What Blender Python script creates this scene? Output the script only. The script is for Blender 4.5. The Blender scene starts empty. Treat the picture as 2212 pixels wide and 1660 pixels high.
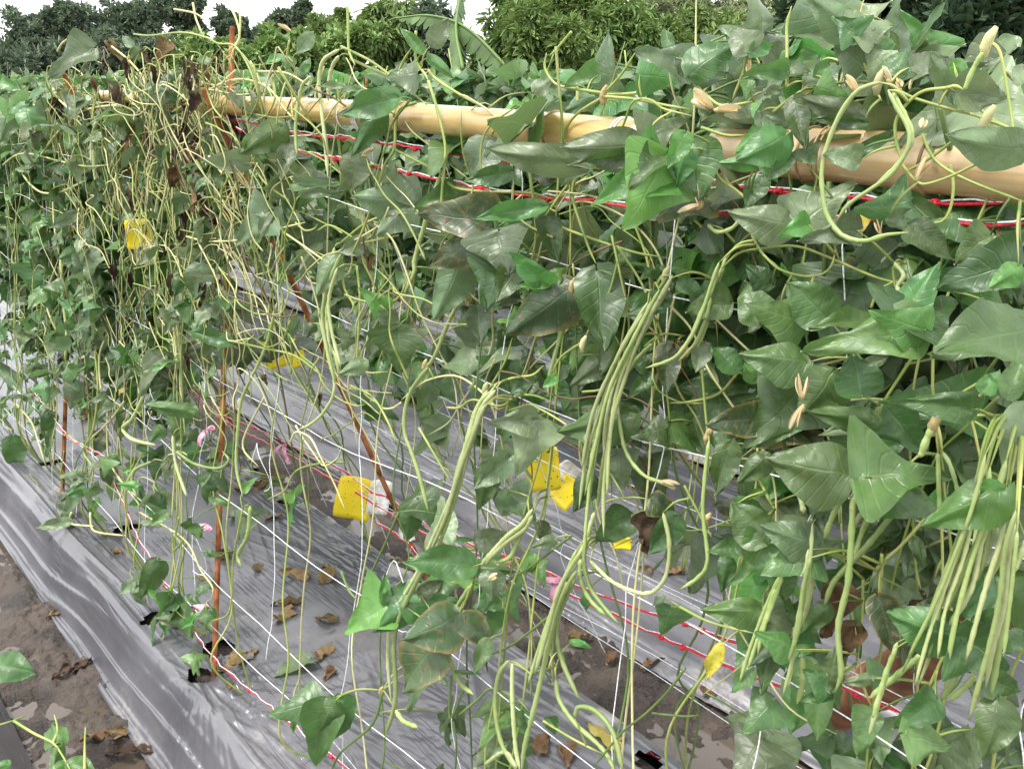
import bpy, math, random
import numpy as np
from mathutils import Vector, Matrix, Quaternion
R = math.radians
random.seed(7); rng = np.random.default_rng(7)
sc = bpy.context.scene
col = sc.collection

# ---------------------------------------------------------------- camera, sky, sun, exposure
W_, H_, FP = 2212., 1660., 1900.          # photo measured at 2212 px wide, focal length in those px
PITCH, YAW = R(18.886), R(41.168)         # looking down, heading clockwise from the row direction (+Y)
CAM = np.array([0., 0., 1.6])
cd = bpy.data.cameras.new('camera'); co = bpy.data.objects.new('camera', cd); col.objects.link(co)
co.location = CAM; co.rotation_euler = (R(90) - PITCH, 0, -YAW)
cd.sensor_width = 36; cd.lens = 36 * FP / W_; cd.clip_start = .02; cd.clip_end = 2000
sc.camera = co
world = bpy.data.worlds.new('World'); sc.world = world; world.use_nodes = True
wn = world.node_tree.nodes; wl = world.node_tree.links; wn.clear()
sky = wn.new('ShaderNodeTexSky'); sky.sky_type = 'NISHITA'; sky.sun_disc = False
SUN_EL, SUN_AZ = R(66), R(-75)            # azimuth clockwise from +Y
sky.sun_elevation = SUN_EL; sky.sun_rotation = SUN_AZ; sky.dust_density = 3
wmix = wn.new('ShaderNodeMix'); wmix.data_type = 'RGBA'; wmix.inputs['B'].default_value = (11.7, 11.95, 12.1, 1)
wtc = wn.new('ShaderNodeTexCoord'); wno = wn.new('ShaderNodeTexNoise'); wno.inputs['Scale'].default_value = 2.2; wno.inputs['Detail'].default_value = 5
wmr = wn.new('ShaderNodeMapRange'); wmr.inputs[1].default_value = .3; wmr.inputs[2].default_value = .62; wmr.inputs[3].default_value = .8; wmr.inputs[4].default_value = .95
wbg = wn.new('ShaderNodeBackground'); wbg.inputs[1].default_value = .07; wo = wn.new('ShaderNodeOutputWorld')
wl.new(wtc.outputs['Generated'], wno.inputs['Vector']); wl.new(wno.outputs['Fac'], wmr.inputs[0]); wl.new(wmr.outputs[0], wmix.inputs['Factor'])
wl.new(sky.outputs[0], wmix.inputs['A']); wl.new(wmix.outputs['Result'], wbg.inputs[0]); wl.new(wbg.outputs[0], wo.inputs[0])
sd = bpy.data.lights.new('sun', 'SUN'); so = bpy.data.objects.new('sun', sd); col.objects.link(so)
sd.energy = 1.5; sd.angle = R(12); sd.color = (1, .96, .9)
_d = Vector((math.sin(SUN_AZ) * math.cos(SUN_EL), math.cos(SUN_AZ) * math.cos(SUN_EL), math.sin(SUN_EL)))
so.rotation_euler = _d.to_track_quat('Z', 'Y').to_euler()
sc.view_settings.view_transform = 'Standard'; sc.view_settings.look = 'None'; sc.view_settings.gamma = 1
sc.view_settings.exposure = 1.68
sc.cycles.max_bounces = 6; sc.cycles.diffuse_bounces = 3; sc.cycles.glossy_bounces = 2; sc.cycles.transmission_bounces = 3

# ---------------------------------------------------------------- measuring: photo pixel -> point on a real surface of the place
_sy, _cy, _sp, _cp = math.sin(YAW), math.cos(YAW), math.sin(PITCH), math.cos(PITCH)
RT = np.array([_cy, -_sy, 0]); FW = np.array([_sy * _cp, _cy * _cp, -_sp]); UP = np.array([_sy * _sp, _cy * _sp, _cp])
def on(x, y, n, k):
    d = RT * (x - W_ / 2) / FP - UP * (y - H_ / 2) / FP + FW
    n = np.array(n, float); return CAM + d * ((k - n @ CAM) / (n @ d))
def proj(P):
    v = np.asarray(P) - CAM; z = v @ FW; return W_ / 2 + FP * (v @ RT) / z, H_ / 2 - FP * (v @ UP) / z, z
def near(x, y, o=0.): return on(x, y, (1, 0, -.137), .72 - o)        # the net on the near side of the A-frame, o = metres in front of it
def farn(x, y, o=0.): return on(x, y, (1, 0, .373), 1.5 - o)         # the net on its far side
OFF = {1: (0, 0), 2: (737, 0), 3: (1468, 0), 4: (0, 554), 5: (737, 554), 6: (1468, 554), 7: (0, 1106), 8: (737, 1106), 9: (1468, 1014)}
def Z(r, x, y): ox, oy = OFF[r]; return ox + .336 * x, oy + .336 * y

# ---------------------------------------------------------------- helpers
def tag(o, label=None, cat=None, group=None, kind=None):
    if label: o['label'] = label
    if cat: o['category'] = cat
    if group: o['group'] = group
    if kind: o['kind'] = kind
    return o
def empty(name, loc):
    o = bpy.data.objects.new(name, None); o.empty_display_size = .05; o.location = loc; col.objects.link(o); return o
def mesh(name, V, F, smooth=True, uv=None):
    m = bpy.data.meshes.new(name); V = np.asarray(V, np.float32); F = np.asarray(F, np.int32)
    n = len(F); k = F.shape[1]
    m.vertices.add(len(V)); m.vertices.foreach_set('co', V.ravel())
    m.loops.add(n * k); m.loops.foreach_set('vertex_index', F.ravel())
    m.polygons.add(n); m.polygons.foreach_set('loop_start', np.arange(0, n * k, k, dtype=np.int32))
    if smooth: m.polygons.foreach_set('use_smooth', np.ones(n, bool))
    if uv is not None:
        l = m.uv_layers.new(name='UVMap'); l.data.foreach_set('uv', np.asarray(uv, np.float32)[F.ravel()].ravel())
    m.update(calc_edges=True); return m
def obj(name, me, mat=None, parent=None, loc=None):
    """links one mesh object; the mesh is in world coordinates unless the parent is given with loc"""
    o = bpy.data.objects.new(name, me); col.objects.link(o)
    if mat is not None and not me.materials: me.materials.append(mat)
    if loc is not None: o.location = loc
    if parent is not None:
        o.parent = parent
        o.matrix_parent_inverse = Matrix.Translation(-Vector(parent['_w'])) if '_w' in parent else Matrix.Translation(-parent.location)
    return o
class MB:
    def __init__(s): s.V = []; s.F = []; s.n = 0
    def add(s, V, F):
        s.V.append(np.asarray(V, float)); s.F.append(np.asarray(F, int) + s.n); s.n += len(V); return s
    def mesh(s, name='m', smooth=True): return mesh(name, np.concatenate(s.V), np.concatenate(s.F), smooth)
def catmull(P, n):
    P = np.asarray(P, float)
    if len(P) == 2: return P[0] + (P[1] - P[0]) * np.linspace(0, 1, n)[:, None]
    Q = np.vstack([2 * P[0] - P[1], P, 2 * P[-1] - P[-2]])
    seg = np.linalg.norm(np.diff(P, axis=0), axis=1); cs = np.r_[0, np.cumsum(seg)]; T = np.linspace(0, cs[-1], n)
    i = np.clip(np.searchsorted(cs, T, 'right') - 1, 0, len(P) - 2); t = ((T - cs[i]) / np.maximum(seg[i], 1e-9))[:, None]
    a, b, c, d = Q[i], Q[i + 1], Q[i + 2], Q[i + 3]
    return .5 * (2 * b + (c - a) * t + (2 * a - 5 * b + 4 * c - d) * t * t + (3 * b - a - 3 * c + d) * t ** 3)
def tube(P, r, k=6, cap=True):
    P = np.asarray(P, float); n = len(P); r = np.broadcast_to(np.asarray(r, float), (n,))
    T = np.gradient(P, axis=0); T /= np.maximum(np.linalg.norm(T, axis=1, keepdims=True), 1e-9)
    N = np.empty_like(P); a = np.array([0, 0, 1.]) if abs(T[0][2]) < .9 else np.array([1., 0, 0])
    v = a - T[0] * (a @ T[0]); N[0] = v / np.linalg.norm(v)
    for i in range(1, n):
        v = N[i - 1] - T[i] * (N[i - 1] @ T[i]); N[i] = v / max(np.linalg.norm(v), 1e-9)
    B = np.cross(T, N); th = np.arange(k) * 2 * math.pi / k
    V = (P[:, None] + r[:, None, None] * (np.cos(th)[None, :, None] * N[:, None] + np.sin(th)[None, :, None] * B[:, None])).reshape(-1, 3)
    i = np.arange(n - 1)[:, None] * k; j = np.arange(k)[None]; j2 = (j + 1) % k
    F = np.stack([i + j, i + j2, i + k + j2, i + k + j], -1).reshape(-1, 4)
    if cap:
        V = np.vstack([V, P[:1], P[-1:]]); c0, c1 = n * k, n * k + 1; jj = np.arange(k); j2 = (jj + 1) % k
        F = np.vstack([F, np.stack([np.full(k, c0), j2, jj, jj], -1)[:, [0, 1, 2, 2]] if False else np.stack([np.full(k, c0), j2, jj, np.full(k, c0)], -1)[:0], F[:0]])
        tri = np.vstack([np.stack([np.full(k, c0), j2, jj], -1), np.stack([np.full(k, c1), (n - 1) * k + jj, (n - 1) * k + j2], -1)])
        q = np.hstack([F[:, :3]]); q2 = F[:, [0, 2, 3]]
        F = np.vstack([q, q2, tri])
    return V, F
def tmesh(name, P, r, k=6): V, F = tube(P, r, k); return mesh(name, V, F)
def boxm(x0, x1, y0, y1, z0, z1):
    V = [(x, y, z) for z in (z0, z1) for y in (y0, y1) for x in (x0, x1)]
    return V, [(0, 2, 3), (0, 3, 1), (4, 5, 7), (4, 7, 6), (0, 1, 5), (0, 5, 4), (2, 6, 7), (2, 7, 3), (0, 4, 6), (0, 6, 2), (1, 3, 7), (1, 7, 5)]
_tab = rng.random((16, 256, 256))
def vn(x, y, s=0):
    x = np.asarray(x, float); y = np.asarray(y, float); T = _tab[s % 16]
    xi = np.floor(x).astype(int); yi = np.floor(y).astype(int); fx = x - xi; fy = y - yi
    fx = fx * fx * (3 - 2 * fx); fy = fy * fy * (3 - 2 * fy); a = xi & 255; b = (xi + 1) & 255; c = yi & 255; d = (yi + 1) & 255
    return (T[a, c] * (1 - fx) + T[b, c] * fx) * (1 - fy) + (T[a, d] * (1 - fx) + T[b, d] * fx) * fy
def fbm(x, y, s=0, o=4): return sum(vn(x * 2 ** i, y * 2 ** i, s + i) / 2 ** i for i in range(o)) / sum(1 / 2 ** i for i in range(o))
def rot_to(t, n):
    """matrix whose local Y runs along t and local Z faces n"""
    t = Vector(t).normalized(); n = Vector(n); n = n - t * n.dot(t)
    if n.length < 1e-5: n = t.orthogonal()
    n.normalize(); x = t.cross(n); return Matrix((x, t, n)).transposed().to_4x4()

# ---------------------------------------------------------------- materials
class NT:
    def __init__(s, name):
        s.m = bpy.data.materials.new(name); s.m.use_nodes = True; s.t = s.m.node_tree; s.t.nodes.clear()
        s.out = s.t.nodes.new('ShaderNodeOutputMaterial')
    def n(s, ty, **kw):
        o = s.t.nodes.new(ty)
        for k, v in kw.items():
            if k[0] == 'i' and k[1:].isdigit(): s.set(o.inputs[int(k[1:])], v)
            elif k.startswith('I_'): s.set(o.inputs[k[2:].replace('_', ' ')], v)
            else: setattr(o, k, v)
        return o
    def set(s, sock, v):
        if hasattr(v, 'is_output'): s.t.links.new(v, sock)
        elif isinstance(v, (tuple, list)) and len(v) == 3 and sock.type == 'RGBA': sock.default_value = (*v, 1)
        else: sock.default_value = v
    def math(s, op, a, b=0., c=None, clamp=False):
        o = s.n('ShaderNodeMath', operation=op, i0=a, i1=b); o.use_clamp = clamp
        if c is not None: s.set(o.inputs[2], c)
        return o.outputs[0]
    def mix(s, f, a, b):
        o = s.n('ShaderNodeMix', data_type='RGBA'); s.set(o.inputs['Factor'], f); s.set(o.inputs['A'], a); s.set(o.inputs['B'], b); return o.outputs['Result']
    def ramp(s, v, a, b, c=0., d=1.):
        o = s.n('ShaderNodeMapRange', i0=v, i1=a, i2=b, i3=c, i4=d); o.interpolation_type = 'SMOOTHSTEP'; return o.outputs[0]
    def noise(s, scale, detail=3, vec=None, rough=.5):
        o = s.n('ShaderNodeTexNoise', I_Scale=scale, I_Detail=detail, I_Roughness=rough)
        if vec is None: vec = s.n('ShaderNodeTexCoord').outputs['Object']
        s.set(o.inputs['Vector'], vec); return o.outputs['Fac']
    def mapv(s, scale, rot=(0, 0, 0), src='Object'):
        tc = s.n('ShaderNodeTexCoord').outputs[src]; o = s.n('ShaderNodeMapping'); s.set(o.inputs['Vector'], tc)
        o.inputs['Scale'].default_value = scale; o.inputs['Rotation'].default_value = rot; return o.outputs[0]
    def bsdf(s, color, rough=.5, spec=.5, bump=None, bs=.3, bd=.002, **kw):
        b = s.n('ShaderNodeBsdfPrincipled'); s.set(b.inputs['Base Color'], color); s.set(b.inputs['Roughness'], rough); s.set(b.inputs['Specular IOR Level'], spec)
        for k, v in kw.items(): s.set(b.inputs[k.replace('_', ' ')], v)
        if bump is not None:
            u = s.n('ShaderNodeBump', I_Strength=bs, I_Distance=bd, I_Height=bump); s.t.links.new(u.outputs[0], b.inputs['Normal']); s.bump = u.outputs[0]
        return b.outputs[0]
    def done(s, sh): s.t.links.new(sh, s.out.inputs[0]); return s.m
def rnd(t): return t.n('ShaderNodeObjectInfo').outputs['Random']
def leaf_mat(name, top, under, vein, spot=(.16, .09, .035), sp=(.64, .72), edge=0., rough=.4, tr=.27, nv=7., rand=.7, spec=.62, dust=.12):
    t = NT(name); uv = t.n('ShaderNodeUVMap').outputs[0]; sx = t.n('ShaderNodeSeparateXYZ', i0=uv)
    u = t.math('ABSOLUTE', t.math('MULTIPLY_ADD', sx.outputs[0], 2., -1.)); v = sx.outputs[1]; r = rnd(t)
    mid = t.ramp(u, .01, .06, 1., 0.)
    s = t.math('FRACT', t.math('MULTIPLY', t.math('SUBTRACT', v, t.math('MULTIPLY', u, .26)), nv))
    lat = t.ramp(t.math('ABSOLUTE', t.math('SUBTRACT', s, .5)), .02, .12, .45, 0.)
    vm = t.math('MAXIMUM', mid, lat)
    vec = t.n('ShaderNodeVectorMath', operation='ADD', i0=t.n('ShaderNodeTexCoord').outputs['Object']); c3 = t.n('ShaderNodeCombineXYZ', i0=t.math('MULTIPLY', r, 37.)); t.t.links.new(c3.outputs[0], vec.inputs[1])
    n1 = t.noise(3., 4, vec.outputs[0]); n2 = t.noise(9., 4, vec.outputs[0], .7)
    hs = t.n('ShaderNodeHueSaturation', I_Hue=t.math('MULTIPLY_ADD', r, .05, .475), I_Value=t.math('MULTIPLY_ADD', t.math('FRACT', t.math('MULTIPLY', r, 7.31)), rand, 1 - rand * .5))
    t.set(hs.inputs['Color'], t.mix(t.ramp(n1, .3, .7), top, tuple(c * .72 for c in top)))
    c = t.mix(t.math('MULTIPLY', vm, .24), hs.outputs[0], vein)
    c = t.mix(t.math('MULTIPLY', t.ramp(n2, .5, .75), dust), c, (.3, .33, .26))
    c = t.mix(t.ramp(n2, sp[0], sp[1], 0., .9), c, spot)
    if edge: c = t.mix(t.math('MULTIPLY', t.ramp(t.math('ADD', u, t.math('MULTIPLY', n1, .5)), 1.02, 1.25), edge), c, (.34, .22, .06))
    un = t.mix(t.math('MULTIPLY', vm, .6), under, tuple(min(1, x * 1.5) for x in under))
    c = t.mix(t.n('ShaderNodeNewGeometry').outputs['Backfacing'], c, un)
    hgt = t.math('SUBTRACT', t.math('MULTIPLY', n2, .3), vm)
    b = t.bsdf(c, t.math('MULTIPLY_ADD', n1, .3, rough - .15), spec, hgt, .24, .006)
    tl = t.n('ShaderNodeBsdfTranslucent'); t.set(tl.inputs[0], t.mix(.5, c, tuple(min(1, x * 2.2) for x in top)))
    mx = t.n('ShaderNodeMixShader', i0=tr); t.t.links.new(b, mx.inputs[1]); t.t.links.new(tl.outputs[0], mx.inputs[2])
    return t.done(mx.outputs[0])
LM = {
 'dark': leaf_mat('leaf_dark', (.060, .122, .030), (.16, .21, .09), (.11, .20, .06)),
 'mid': leaf_mat('leaf_mid', (.080, .178, .046), (.19, .27, .12), (.17, .28, .08)),
 'grey': leaf_mat('leaf_grey', (.122, .18, .082), (.21, .27, .14), (.17, .25, .11), sp=(.64, .74), dust=.25),  # paler greyish green, with the sky sheen put into the colour
 'light': leaf_mat('leaf_young', (.10, .26, .055), (.18, .30, .11), (.2, .36, .1), sp=(.75, .85), tr=.35),
 'pale': leaf_mat('leaf_underside', (.17, .235, .12), (.06, .12, .05), (.24, .31, .17), sp=(.68, .76)),
 'rust': leaf_mat('leaf_rusty', (.055, .10, .035), (.13, .17, .09), (.13, .2, .08), (.19, .10, .04), (.54, .68), .4),
 'yellow': leaf_mat('leaf_yellow', (.42, .33, .04), (.4, .33, .08), (.3, .32, .06), (.3, .12, .03), (.56, .68), .5),
 'dry': leaf_mat('leaf_dry', (.17, .105, .048), (.21, .145, .075), (.24, .16, .08), (.06, .035, .02), (.5, .68), 0, .7, .05, rand=.7, spec=.2),
 'dead': leaf_mat('leaf_dead', (.07, .048, .03), (.09, .065, .045), (.1, .07, .04), (.03, .02, .014), (.5, .65), 0, .8, .03, rand=.6, spec=.15),
}
def stem_mat(name, a, b, rough=.5, spec=.4, lump=0.):
    t = NT(name); n = t.noise(14, 3); f = t.noise(120, 2)
    c = t.mix(t.ramp(n, .3, .7), a, b); c = t.mix(t.ramp(f, .62, .74, 0, .55), c, (.2, .17, .06))
    hs = t.n('ShaderNodeHueSaturation', I_Value=t.math('MULTIPLY_ADD', rnd(t), .5, .75), I_Color=c)
    return t.done(t.bsdf(hs.outputs[0], rough, spec, f, .3, .002))
M_POD = stem_mat('pod_skin', (.29, .345, .135), (.40, .43, .22), .42)
M_PODG = stem_mat('pod_green', (.2, .275, .085), (.29, .35, .135), .42)
M_VINE = stem_mat('vine_skin', (.17, .25, .05), (.33, .34, .11), .5)
M_VINEY = stem_mat('vine_straw', (.36, .37, .15), (.52, .49, .26), .55)
M_VINED = stem_mat('vine_dark_green', (.07, .13, .03), (.13, .19, .05), .5)
M_BROWN = stem_mat('stem_brown', (.16, .10, .05), (.09, .06, .035), .7)
def simple(name, c, rough=.5, spec=.5, ns=40, var=.25, bump=.2, bd=.002, **kw):
    t = NT(name); n = t.noise(ns, 4); cc = t.mix(t.ramp(n, .3, .7), tuple(x * (1 - var) for x in c), tuple(min(1, x * (1 + var)) for x in c))
    return t.done(t.bsdf(cc, rough, spec, n, bump, bd, **kw))
M_STRING = simple('white_string', (.72, .73, .74), .7, .2, 300)
M_RED = simple('red_rope', (.62, .03, .05), .6, .3, 500, .4, .6)
M_PINK = simple('pink_ribbon', (.62, .30, .40), .4, .4, 60)
M_WHITE = simple('white_tape', (.74, .73, .7), .5, .4, 60)
M_RUST = simple('rusted_steel', (.29, .105, .042), .85, .2, 22, .6, .5)
M_PETAL = simple('petal_cream', (.74, .62, .38), .6, .3, 90, .2)
M_PETALD = simple('petal_withered', (.58, .47, .29), .7, .2, 120, .4)
M_CALYX = simple('calyx_pinkish', (.36, .28, .13), .6, .3, 120, .4)
M_BLACK = simple('black_tape', (.012, .012, .02), .4, .4)
def trap_mat():
    t = NT('sticky_yellow'); n = t.noise(8, 2); f = t.n('ShaderNodeTexVoronoi', I_Scale=95.); t.set(f.inputs['Vector'], t.n('ShaderNodeTexCoord').outputs['Object'])
    sel = t.math('MULTIPLY', t.ramp(f.outputs['Distance'], .16, .24, 1., 0.), t.math('GREATER_THAN', t.noise(60, 0), .54))
    c = t.mix(sel, t.mix(n, (.74, .54, .01), (.82, .66, .03)), (.03, .02, .01))
    return t.done(t.bsdf(c, .28, .5, n, .1))
M_TRAP = trap_mat()
def plastic_mat():
    t = NT('black_plastic_film'); streak = t.noise(1., 5, t.mapv((120, 5, 20), (0, 0, R(-14))), .6); big = t.noise(2.3, 4); spk = t.noise(45, 5, None, .7)
    s2 = t.noise(1., 4, t.mapv((60, 7, 10), (0, 0, R(9))), .6)
    c = t.mix(t.ramp(big, .35, .65), (.072, .071, .08), (.115, .113, .125))
    c = t.mix(t.math('MULTIPLY', t.ramp(streak, .52, .7), .07), c, (.3, .3, .33))          # stretched film shows paler
    mud = t.math('MULTIPLY', t.ramp(big, .55, .68), t.ramp(spk, .45, .62)); c = t.mix(t.math('MULTIPLY', mud, .7), c, (.26, .235, .21))
    geo = t.n('ShaderNodeSeparateXYZ', i0=t.n('ShaderNodeTexCoord').outputs['Object'])
    e = t.math('MULTIPLY', t.math('MULTIPLY', t.ramp(geo.outputs[0], 1.33, 1.48), t.ramp(geo.outputs[0], 1.68, 1.72, 1., 0.)), t.ramp(t.noise(6, 4), .52, .58))   # dried mud splashed on the shoulders
    c = t.mix(t.math('MULTIPLY', e, .6), c, (.42, .40, .35))
    rough = t.math('ADD', t.ramp(big, .3, .7, .2, .3), t.math('MULTIPLY', t.math('MAXIMUM', mud, e), .35))
    zone = t.ramp(t.noise(3.1, 3), .5, .62)
    l1 = t.ramp(t.noise(1., 2, t.mapv((95, 3.2, 5), (0, 0, R(-13))), .5), .55, .66)
    l2 = t.ramp(t.noise(1., 2, t.mapv((70, 3., 5), (0, 0, R(11))), .5), .57, .66)
    ln = t.math('MULTIPLY', t.math('MAXIMUM', l1, t.math('MULTIPLY', l2, .7)), zone)
    c = t.mix(t.math('MULTIPLY', ln, .35), c, (.04, .04, .055)); h = t.math('SUBTRACT', t.math('MULTIPLY', streak, .25), ln)  # creases: their shade is painted darker along the bump lines
    return t.done(t.bsdf(c, rough, .8, h, .42, .005))
M_FILM = plastic_mat()
def mud_mat():
    t = NT('wet_mud'); n = t.noise(7, 6, None, .6); f = t.noise(60, 5, None, .65)
    c = t.mix(t.ramp(n, .35, .65), (.032, .024, .02), (.095, .074, .06)); c = t.mix(t.ramp(f, .55, .75, 0, .5), c, (.06, .045, .036))
    return t.done(t.bsdf(c, t.ramp(n, .35, .6, .22, .6), .5, f, .9, .02))
M_MUD = mud_mat()
M_WATER = simple('muddy_water', (.085, .066, .052), .07, .5, 2.5, .12, .02, .004)
M_FIELD = simple('field_soil', (.1, .085, .06), .9, .2, 3, .4)
def bamboo_mat(name, a, b):
    t = NT(name); s = t.noise(1., 4, t.mapv((70, 2.2, 70)), .6); p = t.noise(1, 3, t.mapv((60, 14, 60))); k = t.noise(9, 4)
    c = t.mix(t.ramp(s, .35, .65), a, b); c = t.mix(t.ramp(p, .66, .72, 0, .75), c, (.66, .55, .36)); c = t.mix(t.ramp(k, .54, .7, 0, .7), c, tuple(x * .45 for x in a))
    return t.done(t.bsdf(c, t.ramp(s, .3, .7, .25, .4), .7, s, .2, .002, Coat_Weight=.5, Coat_Roughness=.25))
M_BAM = bamboo_mat('bamboo_yellow', (.36, .24, .07), (.48, .345, .125))
M_BAM2 = bamboo_mat('bamboo_pinkish', (.39, .26, .115), (.50, .36, .19))
M_BAMNODE = simple('bamboo_node', (.3, .2, .1), .6, .3, 60, .4)
M_BAMBR = simple('bamboo_weathered_brown', (.19, .085, .042), .75, .25, 14, .4, .4)
M_BARK = simple('bark', (.12, .09, .06), .9, .2, 12, .5, .8, .02)
def crown_mat(name, a, b, tr=.2):
    t = NT(name); g = t.n('ShaderNodeNewGeometry'); r = g.outputs['Random Per Island']
    c = t.mix(r, a, b); s = t.bsdf(c, .55, .35); tl = t.n('ShaderNodeBsdfTranslucent'); t.set(tl.inputs[0], t.mix(.5, c, b))
    mx = t.n('ShaderNodeMixShader', i0=tr); t.t.links.new(s, mx.inputs[1]); t.t.links.new(tl.outputs[0], mx.inputs[2]); return t.done(mx.outputs[0])
M_C1 = crown_mat('crown_dark_hazed', (.07, .108, .066), (.14, .185, .115))  # dark foliage made paler: distance haze put into the leaf colour
M_CD = crown_mat('crown_broadleaf', (.025, .055, .028), (.07, .11, .055))
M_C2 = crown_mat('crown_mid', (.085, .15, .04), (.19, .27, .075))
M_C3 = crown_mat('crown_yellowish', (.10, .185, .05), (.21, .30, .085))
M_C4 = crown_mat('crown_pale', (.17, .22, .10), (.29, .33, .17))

# ---------------------------------------------------------------- ground: mud, water, plastic covered beds
BEDS = [(-.95, .30), (.55, 1.60), (1.93, 3.02), (3.36, 4.45), (4.8, 5.9)]
def prof(x, b, top=0., low=-.19):
    a, c = b; s = np.clip(np.minimum((x - a) / .13, (c - x) / .13), 0, 1); s = s * s * (3 - 2 * s); return low + (top - low) * s
def ground_z(x, y):
    z = np.full_like(x, -.205)
    for b in BEDS: z = np.maximum(z, prof(x, (b[0] + .05, b[1] - .05), -.016, -.205))
    fur = np.clip(-(z + .06) * 8, 0, 1)
    return z + fur * ((fbm(x * 6, y * 6, 3, 4) - .46) * .085 + (np.abs(fbm(x * 22, y * 22, 5, 4) - .5) * .07 + (fbm(x * 60, y * 60, 7, 3) - .5) * .02) * np.clip(fbm(x * 5 + 3, y * 5, 9, 2) * 3.2 - .9, 0, 1) - .004) - .004
def gridmesh(name, X, Y, fz, mat, drop=None):
    GX, GY = np.meshgrid(X, Y, indexing='ij'); Zz = fz(GX, GY); nx, ny = GX.shape
    V = np.stack([GX, GY, Zz], -1).reshape(-1, 3); i = np.arange(nx - 1)[:, None] * ny; j = np.arange(ny - 1)[None]
    F = np.stack([i + j, i + ny + j, i + ny + j + 1, i + j + 1], -1).reshape(-1, 4)
    if drop is not None:
        c = V[F].mean(1); F = F[~drop(c[:, 0], c[:, 1])]
    me = mesh(name, V, F); me.materials.append(mat); return me
tag(obj('field_ground', gridmesh('g', np.linspace(-400, 400, 9), np.linspace(-400, 400, 9), lambda x, y: x * 0 - .3, M_FIELD)), kind='structure')
ys = np.r_[np.arange(-.6, .9, .03), np.arange(.9, 3.2, .009), np.arange(3.2, 4.2, .02), np.arange(4.2, 12.5, .06)]
tag(obj('mud_ground', gridmesh('g', np.r_[np.arange(-1.2, .24, .04), np.arange(.24, .62, .008), np.arange(.62, 1.52, .02), np.arange(1.52, 2.02, .009), np.arange(2.02, 6.3, .06)], ys, ground_z, M_MUD)), kind='structure')
for a, b in ((.2, .66), (1.52, 2.02), (2.95, 3.45)):
    tag(obj('furrow_water', gridmesh('w', np.linspace(a, b, 5), np.linspace(-.6, 12, 60), lambda x, y: x * 0 - .2135, M_WATER)), kind='structure')
def zz(x, y, z=0.): return on(x, y, (0, 0, 1), z)
HOLES = [(*zz(275, 1146)[:2], .05, .028), (*zz(472, 1405)[:2], .045, .04), (*zz(432, 1468)[:2], .03, .05), (*zz(566, 1010)[:2], .05, .035), (*zz(340, 1335)[:2], .05, .035), (*zz(110, 1000)[:2], .045, .03), (*zz(1400, 1648)[:2], .035, .03),
         (*zz(620, 1080)[:2], .04, .03), (*zz(390, 905)[:2], .06, .04)]
def holed(x, y):
    m = np.zeros(x.shape, bool)
    for hx, hy, ra, rb in HOLES: m |= ((x - hx) / ra) ** 2 + ((y - hy) / rb) ** 2 < 1 + .5 * (vn(x * 60, y * 60, 2) - .5)
    return m
def ridge(t): return 1 - np.abs(2 * (t - np.floor(t)) - 1)
def film_z(b, seed, amp=1., gathers=()):
    def f(x, y):
        z = prof(x, b, 0., -.2)
        yy = y + .25 * fbm(x * 1.5, y * 1.5, seed, 2)
        # long irregular folds pulled along the bed, strongest on the shoulders
        dd = np.minimum(x - b[0], b[1] - x); e = np.clip(1.2 - dd / .26, 0, 1) ** 1.4; xw = x + .012 * fbm(x * 3, y * 1.2, seed + 1, 2) * 4 + .02 * y
        rn = lambda f, g, sd: 1 - np.abs(2 * vn(xw * f, y * g + xw * 3, sd) - 1)
        z += e * amp * (.024 * rn(34, .5, seed + 2) ** 2.5 + .010 * rn(70, .8, seed + 4) ** 2) * (.35 + .9 * fbm(x * 3, y * 1.1, seed + 6, 2))
        # scattered taut creases on the top
        xs_ = x + .22 * yy; mk = np.clip(fbm(x * 2.2, y * 2.2, seed + 5, 3) * 3.2 - 1.5, 0, 1)
        z += .0035 * amp * mk * (1 - np.abs(2 * vn(xs_ * 60, y * 2.2, seed + 3) - 1)) ** 3
        xs_ = x - .3 * y; mk = np.clip(fbm(x * 2.7 + 9, y * 2.2, seed + 8, 3) * 3.2 - 1.6, 0, 1)
        z += .0035 * amp * mk * (1 - np.abs(2 * vn(xs_ * 52, y * 2.2, seed + 7) - 1)) ** 3
        z += .012 * amp * (fbm(x * 3, y * 2.4, seed + 9, 3) - .5)
        for gx, gy, L, A, k in gathers:
            dx, dy = x - gx, y - gy; r = np.hypot(dx, dy) + 1e-6; th = np.arctan2(dy, dx)
            w = np.exp(-r / L) * np.clip(r / .12, 0, 1)
            z += A * w * (1 - np.abs(2 * vn(th * k / 6.2832 * 2 + 90, r * 3, seed) - 1)) ** 2 + .016 * np.exp(-(r / .05) ** 2)
        return z
    return f
G1 = [(.71, 2.1, .2, .016, 24), (.68, 1.95, .24, .016, 26), (.80, 2.33, .09, .010, 20), (.85, 3.2, .1, .010, 20), (.76, 3.67, .1, .010, 20), (1.5, 2.2, .12, .010, 20), (1.2, 1.5, .2, .008, 22), (.9, 1.7, .2, .008, 24)]
G2 = [(2.1, 1.9, .22, .012, 30), (2.05, 2.6, .22, .012, 26), (2.12, 1.3, .2, .01, 28), (2.1, 3.4, .2, .01, 30)]
yf = np.r_[np.arange(-.6, 1.4, .018), np.arange(1.4, 2.5, .0075), np.arange(2.5, 3.4, .014), np.arange(3.4, 5.2, .022), np.arange(5.2, 12, .08)]
names = {0: [], 1: G1, 2: G2}
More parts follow.
